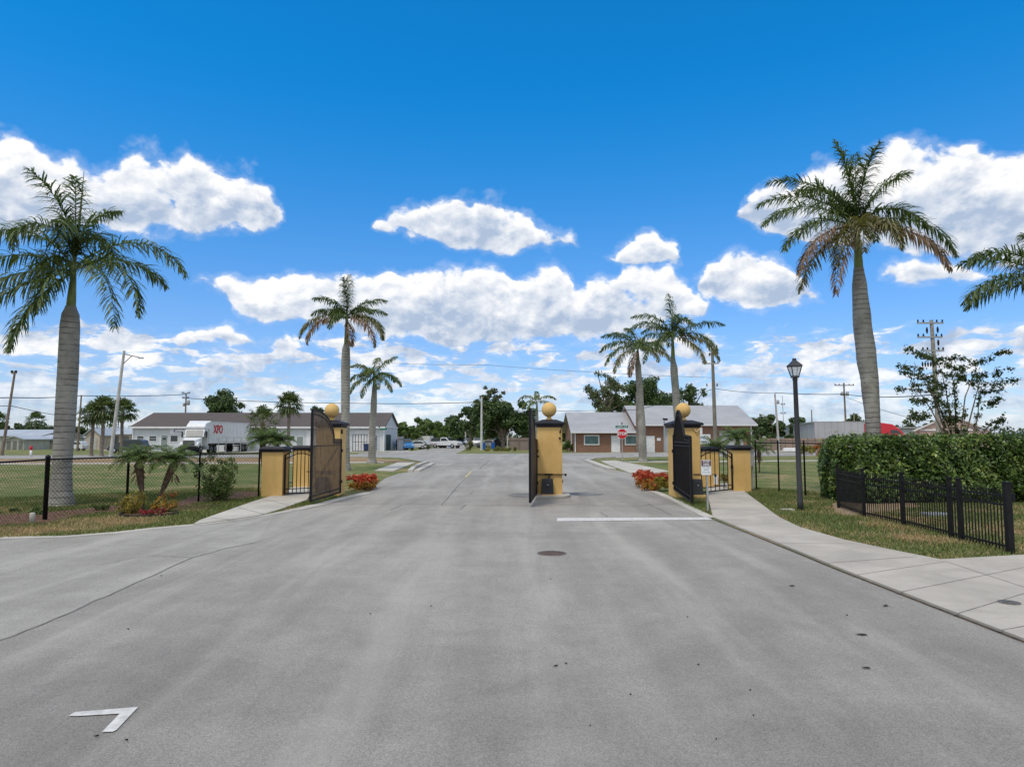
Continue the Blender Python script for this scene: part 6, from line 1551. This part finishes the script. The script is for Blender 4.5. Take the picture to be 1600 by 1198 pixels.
# ---- poles and lines
def pole(px, pyb_Y, pyt, label, r, m_, lean_px=0, name='utility_pole', arms=(), extra=None, group=None):
    Y = pyb_Y; b = on(px, Y); zt = hz(Y, pyt); t = thing(name, b, label, 'pole', group); dx = lean_px * Y / F_PX
    T = Vector((dx, 0, zt)); MB().tube([(0, 0, 0), T * .5, T], [r, r * .85, r * .65], 10).build('shaft', m_, t)
    for (pz, L, off) in arms:
        z = hz(Y, pz); f = z / zt; c = T * f
        a = MB(); a.bar(c + Vector((-L / 2 + off, -.12, 0)), c + Vector((L / 2 + off, -.12, 0)), .12, .14)
        o = a.build('crossarm', m_ if m_ is M_WOODP else M_GREY, t)
        for k in (-1, -.55, .55, 1):
            MB().lathe([(.05, 0), (.09, .06), (.05, .12), (.08, .18), (.03, .24)], c + Vector((off + k * L / 2 * .94, -.12, .07)), 8).build('insulator', M_BLACK, o)
    if extra:
        for (pz, dx_, w_, h_) in extra:
            MB().lathe([(w_ * .8, -h_ / 2), (w_, -h_ * .4), (w_, h_ * .4), (w_ * .7, h_ / 2)], T * (hz(Y, pz) / zt) + Vector((dx_, -.1, 0)), 12).build('transformer', M_GREY, t)
    return t
pole(7, 76, 580, 'leaning brown wooden pole at the far left edge', .17, M_WOODP, 13, arms=((583, .6, 0),))
pole(124, 97, 617, 'thin wooden pole left of the three fan palms', .15, M_WOODP, 2)
t = pole(176, 70, 548, 'tall grey metal light pole leaning right with a long lamp arm', .19, M_CPOLE, 14, name='light_pole')
z = hz(70, 553); T = Vector((14 * 70 / F_PX, 0, z))
a = MB(); a.bar(T + Vector((0, 0, 0)), T + Vector((1.55, 0, -.35)), .09); a.bar(T + Vector((-.02, 0, -1.0)), T + Vector((.8, 0, -.2)), .06); a.build('lamp_arm', M_WOODP, t)
MB().box(T + Vector((1.75, 0, -.42)), (.5, .2, .12)).build('lamp_head', M_GREY, t)
pole(290, 125, 614, 'wooden pole with crossarm and transformer behind the dark roof', .17, M_WOODP, 0, arms=((614.5, 1.5, 0), (622, 1.2, 0)), extra=((629, .45, .32, .9), (632, -.3, .2, .6)))
pole(752.5, 107, 620, 'straight white concrete pole left of the big spreading tree', .20, mat('pole_white', (.55, .56, .55), .8, var=.1))
pole(727.5, 200, 640, 'thin pale pole far up the side street', .22, M_CPOLE)
pole(995.5, 90, 612, 'dark wooden pole half hidden by a palm trunk', .22, M_WOODP)
t = pole(1117, 80, 545, 'tall grey wooden pole with crossarms above the brick building', .24, mat('pole_greenish', (.19, .18, .15), .9, var=.2, scale=3), -2, arms=((568, 1.9, -.3),))
z = hz(80, 552); MB().bar((-.55, 0, z - .3), (.45, 0, z + .75), .13).build('crossarm', M_WOODP, t)
for k in (-.5, .4): MB().lathe([(.06, 0), (.1, .1), (.05, .25)], (k, 0, z - .2 + (k + .5) * 1.05), 8).build('insulator', M_BLACK, t)
for k, zz in ((.3, 590), (-.9, 590)): MB().lathe([(.05, 0), (.08, .2), (.03, .4)], (k, -.1, hz(80, zz + 14)), 8).build('hanging_insulator', M_BLACK, t)
pole(1215.5, 104, 615, 'pale slim pole above the tan board fence with a small transformer', .18, M_CPOLE, -4, extra=((628, .35, .2, .6),))
pole(1224, 150, 618, 'very thin antenna mast right of the pale slim pole', .06, M_BLACK, -1, name='antenna_mast', arms=((632, .9, 0), (646, 1.2, 0)))
pole(1268, 150, 640, 'short dark pole just left of the corrugated building', .16, M_WOODP)
pole(1321, 120, 598, 'wooden T pole with crossarm over the corrugated building', .19, M_WOODP, -1, arms=((602, 3.4, 0), (617, 1.5, 0)), extra=((615, .5, .25, .8), (615, -.4, .22, .7)))
pole(1334, 140, 647, 'short stub pole right of the wooden T pole', .16, mat('pole_tan', (.30, .26, .18), .9))
t = pole(1466, 60, 500, 'tallest power pole behind the straggly tree with several arms', .23, mat('pole_grey_wood', (.30, .28, .25), .9, var=.2, scale=3), -4, arms=((505, 2.3, -.2), (527, 2.2, -.3), (548, 1.9, -.1)))
br_ = MB()
for k in range(5): br_.lathe([(.05, -.35), (.09, -.1), (.04, .1)], (-1.25 + k * .24, -.1, hz(60, 567)), 6)
br_.bar((-1.4, -.1, hz(60, 561)), (0, -.1, hz(60, 561)), .09); br_.build('switch_arm', M_BLACK, t)
for i, (pz, o_) in enumerate(((515, .35), (535, .35), (516, -.6))): MB().lathe([(.05, -.3), (.10, 0), (.05, .25)], (o_ - .12, -.1, hz(60, pz)), 8).build('insulator', M_BLACK, t)
def wire(pts, label, r=.022):
    mb = MB(); P = []
    for (a, b) in zip(pts[:-1], pts[1:]):
        A = at(a[0], a[1], a[2]); B = at(b[0], b[1], b[2]); L = (B - A).length
        for k in range(12):
            f = k / 12; P.append(A.lerp(B, f) - Vector((0, 0, 4 * f * (1 - f) * L * .006)))
    P.append(at(pts[-1][0], pts[-1][1], pts[-1][2])); mb.tube(P, r, 4, cap=False)
    tag(mb.build('power_line', M_BLACK), label, 'cable', 'overhead cables')
wire([(1211, 613.5, 104), (1321, 615.5, 120), (1463, 616, 60)], 'dark overhead cable running right from the pale slim pole', .05)
wire([(-60, 621, 76), (20, 621, 76), (126, 618, 97), (290, 616, 125)], 'overhead cable crossing behind the left palm to the transformer pole', .05)
wire([(-60, 634, 76), (18, 634, 76), (100, 650, 90)], 'lower overhead cable at the far left dropping to the sheds', .035)
wire([(290, 622, 125), (560, 630, 118), (752, 628, 107)], 'overhead cable over the dark shingle roof', .05)
wire([(752, 640, 107), (995, 640, 90), (1117, 607, 80)], 'overhead cable in front of the big trees behind the brick roof', .03)
wire([(600, 567, 90), (760, 570, 90), (1117, 590, 80)], 'faint high cable across the middle of the sky', .018)
wire([(1117, 607, 80), (1211, 614, 104)], 'short overhead cable from the tall grey pole to the pale slim pole', .03)
wire([(1321, 620, 120), (1420, 652, 90), (1560, 672, 70)], 'low sagging cable behind the big right palm', .03)
# ---- trees
tree(on(352, 135), hz(135, 606), X(800 + 42, 135), 'dark spreading tree rising behind the dark shingle roof', 1, 6500, .30, M_OAK, base=.22, nb=30, squash=.7)
tree(on(487, 130), hz(130, 632), 3.4, 'small dark tree behind the roof, next to the left ball finial', 2, 2200, .28, M_OAK, base=.3, nb=12)
tree(on(640, 134), hz(134, 655), 5.2, 'bright green bushy tree right of the white gable', 3, 4200, .27, M_OAK2, base=.12, nb=24)
tree(on(668, 150), hz(150, 650), 6.0, 'mid green tree between the white gable and the street', 4, 4500, .30, M_OAK2, base=.12, nb=26)
tree(on(686, 146), hz(146, 658), 3.6, 'low light green tree behind the black pickup', 5, 2400, .27, mat('lime_leaf', (.10, .15, .035), rough=.6, var=0, island=.5, trans=.25), base=.15, nb=14)
tree(on(708, 172), hz(172, 646), 4.6, 'rounded dark tree left of the thin pale pole', 6, 3600, .34, M_OAK, base=.1, nb=20)
tree(on(724, 230), hz(230, 664), 6.5, 'far dark tree closing the end of the side street', 7, 2600, .45, M_OAK, base=.05, nb=16)
tree(on(742, 245), hz(245, 668), 6.5, 'farthest green tree over the street end', 8, 2200, .5, M_OAK2, base=.02, nb=14)
tree(on(712, 160), hz(160, 676), 1.9, 'small yellow green shrub tree by the dark green bin', 9, 900, .25, mat('lime_leaf', (.10, .15, .035)), base=.1, nb=8)
def big_tree():
    Y = 122; t = tree(on(786, Y), hz(Y, 612), 6.6, 'broad dark green tree with forked pale trunks left of the middle pillar', 10, 14000, .29, M_OAK, ry=5.5, base=.13, nb=56, lump=.30, trunk_r=.30, squash=.85)
    mb = MB()
    for a, b in (((-.2, 0, 1.2), (-2.6, -.5, 5.6)), ((.2, 0, 1.0), (1.4, -.6, 4.8)), ((0, 0, 1.0), (-.6, -.8, 5.6)), ((-.1, 0, 1.6), (-1.4, .5, 5.0))): mb.tube([a, Vector(a).lerp(Vector(b), .5) + Vector((.1, 0, 0)), b], [.22, .15, .08], 6)
    mb.build('bough', M_BARK, t)
big_tree()
tree(on(765, 135), hz(135, 597), 4.6, 'thin sparse crown showing above the broad dark tree', 11, 1700, .30, M_OLIVE, base=.45, nb=18, lump=.22, thin=.2)
tree(on(735, 128), hz(128, 632), 3.0, 'narrow dark tree at the left shoulder of the broad tree', 12, 2600, .28, M_OAK, base=.28, nb=14)
tree(on(820, 135), hz(135, 634), 4.0, 'dark tree behind the slender yellow green palm', 13, 3000, .3, M_OAK, base=.1, nb=16)
tree(on(873, 140), hz(140, 655), 2.6, 'small dark tree at the right edge of the middle pillar', 14, 1500, .3, M_OAK, base=.1, nb=10)
tree(on(945, 118), hz(118, 574), 5.0, 'sparse pale green tree behind the left end of the brick roof', 15, 4000, .24, M_OLIVE, base=.30, nb=34, lump=.24, thin=.25)
tree(on(960, 124), hz(124, 608), 4.6, 'green tree filling in below the sparse pale tree', 16, 4600, .27, M_OAK2, base=.2, nb=24)
tree(on(1012, 124), hz(124, 577), 6.8, 'dense rounded dark tree behind the two right palms', 17, 11000, .28, M_OAK, base=.15, nb=44, lump=.32)
tree(on(1080, 128), hz(128, 592), 5.0, 'dark airy tree right of the rounded one above the roof ridge', 18, 3400, .27, M_OAK, base=.35, nb=26, lump=.26, thin=.1)
tree(on(1187, 132), hz(132, 637), 3.4, 'light green tree just right of the brick building', 19, 2600, .28, M_OLIVE, base=.2, nb=18, thin=.1)
tree(on(1204, 128), hz(128, 646), 3.6, 'dense dark tree beyond the tan board fence, left one', 20, 3600, .27, M_OAK, base=.08, nb=18)
tree(on(1243, 126), hz(126, 647), 3.4, 'dense dark tree beyond the tan board fence, right one', 21, 3600, .27, M_OAK, base=.05, nb=18)
tree(on(1293, 190), hz(190, 656), 4.6, 'low far tree left of the wooden T pole', 22, 1700, .36, M_OAK, base=.1, nb=14, thin=.1)
tree(on(1345, 150), hz(150, 638), 3.8, 'dark tree partly behind the big right palm trunk', 23, 2600, .30, M_OAK, base=.15, nb=16)
tree(on(1322, 180), hz(180, 652), 5.0, 'low far tree under the wooden T pole', 24, 2000, .36, M_OLIVE, base=.1, nb=14)
for i, (px, py, r_, m_) in enumerate(((1378, 664, 4.2, M_OLIVE), (1400, 658, 4.4, M_OAK), (1428, 652, 5.0, M_OLIVE), (1452, 650, 4.6, M_OAK))):
    tree(on(px, 170), hz(170, py), r_, ['first grey green tree of the low row right of the big palm', 'second, darker tree of the low row right of the big palm', 'third and tallest grey green tree of the low row by the power pole', 'fourth tree of the low row, behind the power pole'][i], 30 + i, 1500, .34, m_, base=.1, nb=12, group='low tree row at the right')
for i, (px, py, r_) in enumerate(((-20, 660, 8), (12, 657, 7.5), (42, 656, 7.5), (72, 661, 6.5), (96, 668, 4.5), (116, 662, 4.5), (135, 667, 4.0))):
    lb_ = ['dark tree cut by the left edge above the sheds', 'dark tree just right of the leaning brown pole', 'dark tree under the distant fan palm', 'dark tree behind the roof end left of the big palm trunk', 'low tree hidden behind the big left palm trunk', 'round dark tree between the big palm and the thin pole', 'low dark tree at the foot of the fan palms'][i]
    tree(on(px, 165), hz(165, py), r_, lb_, 50 + i, 2600, .38, M_OAK if i % 2 else mat('far_leaf', (.055, .08, .033), rough=.6, var=0, island=.5, trans=.2), base=.03, nb=18, group='tree line behind the sheds')
shrub(on(886, 96), 'clipped green bush against the brick side wall', [(q.uniform(-.7, .7), q.uniform(-.4, .4), q.uniform(.4, 1.4), .38) for _ in range(12)], 1600, .10, [(M_OAK2, 1)], 71)
shrub(on(733, 104), 'brown green bush at the corner near the white pole', [(q.uniform(-.5, .5), q.uniform(-.4, .4), q.uniform(.3, 1.3), .35) for _ in range(10)], 900, .10, [(M_OLIVE, .7), (M_CROT_Y, .3)], 72)
shrub(on(783, 100), 'low yellow green grassy mound before the grey brown fence', [(q.uniform(-2.4, 2.2), q.uniform(-.5, .5), q.uniform(.1, .45), .3) for _ in range(16)], 1500, .10, [(mat('lime_leaf', (.10, .15, .035)), .6), (M_CROT_Y, .4)], 73)
shrub(on(669, 110), 'small dark shrub on the far corner lawn', [(q.uniform(-.4, .4), q.uniform(-.3, .3), q.uniform(.2, 1.0), .28) for _ in range(8)], 600, .09, [(M_OAK, 1)], 74)
shrub(on(1284, 74), 'red flowering bush just left of the hedge', [(q.uniform(-.9, .9), q.uniform(-.5, .5), q.uniform(.3, 1.2), .4) for _ in range(12)], 1300, .10, [(M_CROT_R, .35), (M_CROT_Y, .65)], 75)
shrub(on(1262, 80), 'yellow green bush beside the red flowering one', [(q.uniform(-.9, .9), q.uniform(-.5, .5), q.uniform(.3, 1.0), .4) for _ in range(12)], 1100, .10, [(M_OAK2, .5), (M_CROT_Y, .5)], 76)
o = MB().box((0, 0, .35), (1.9, .9, .5), taper=.8).build('white_tank', M_WHITE, bevel=.1); o.location = on(1232, 92); tag(o, 'low white tank lying in front of the tan board fence', 'tank')
# wood beyond the horizon line
rng = np.random.default_rng(77); bl = []
for k in range(170):
    a = rng.uniform(-1.0, 1.0); Y = rng.uniform(380, 460); bl.append((Y * math.tan(a * .82) , Y, rng.uniform(1.5, 4.5), rng.uniform(4, 7.5)))
tag(quads_obj('far_woods', leafcloud(rng, bl, 26000, 1.1, shell=.5).astype(np.float32), mat('far_leaf', (.055, .08, .033))), kind='stuff')
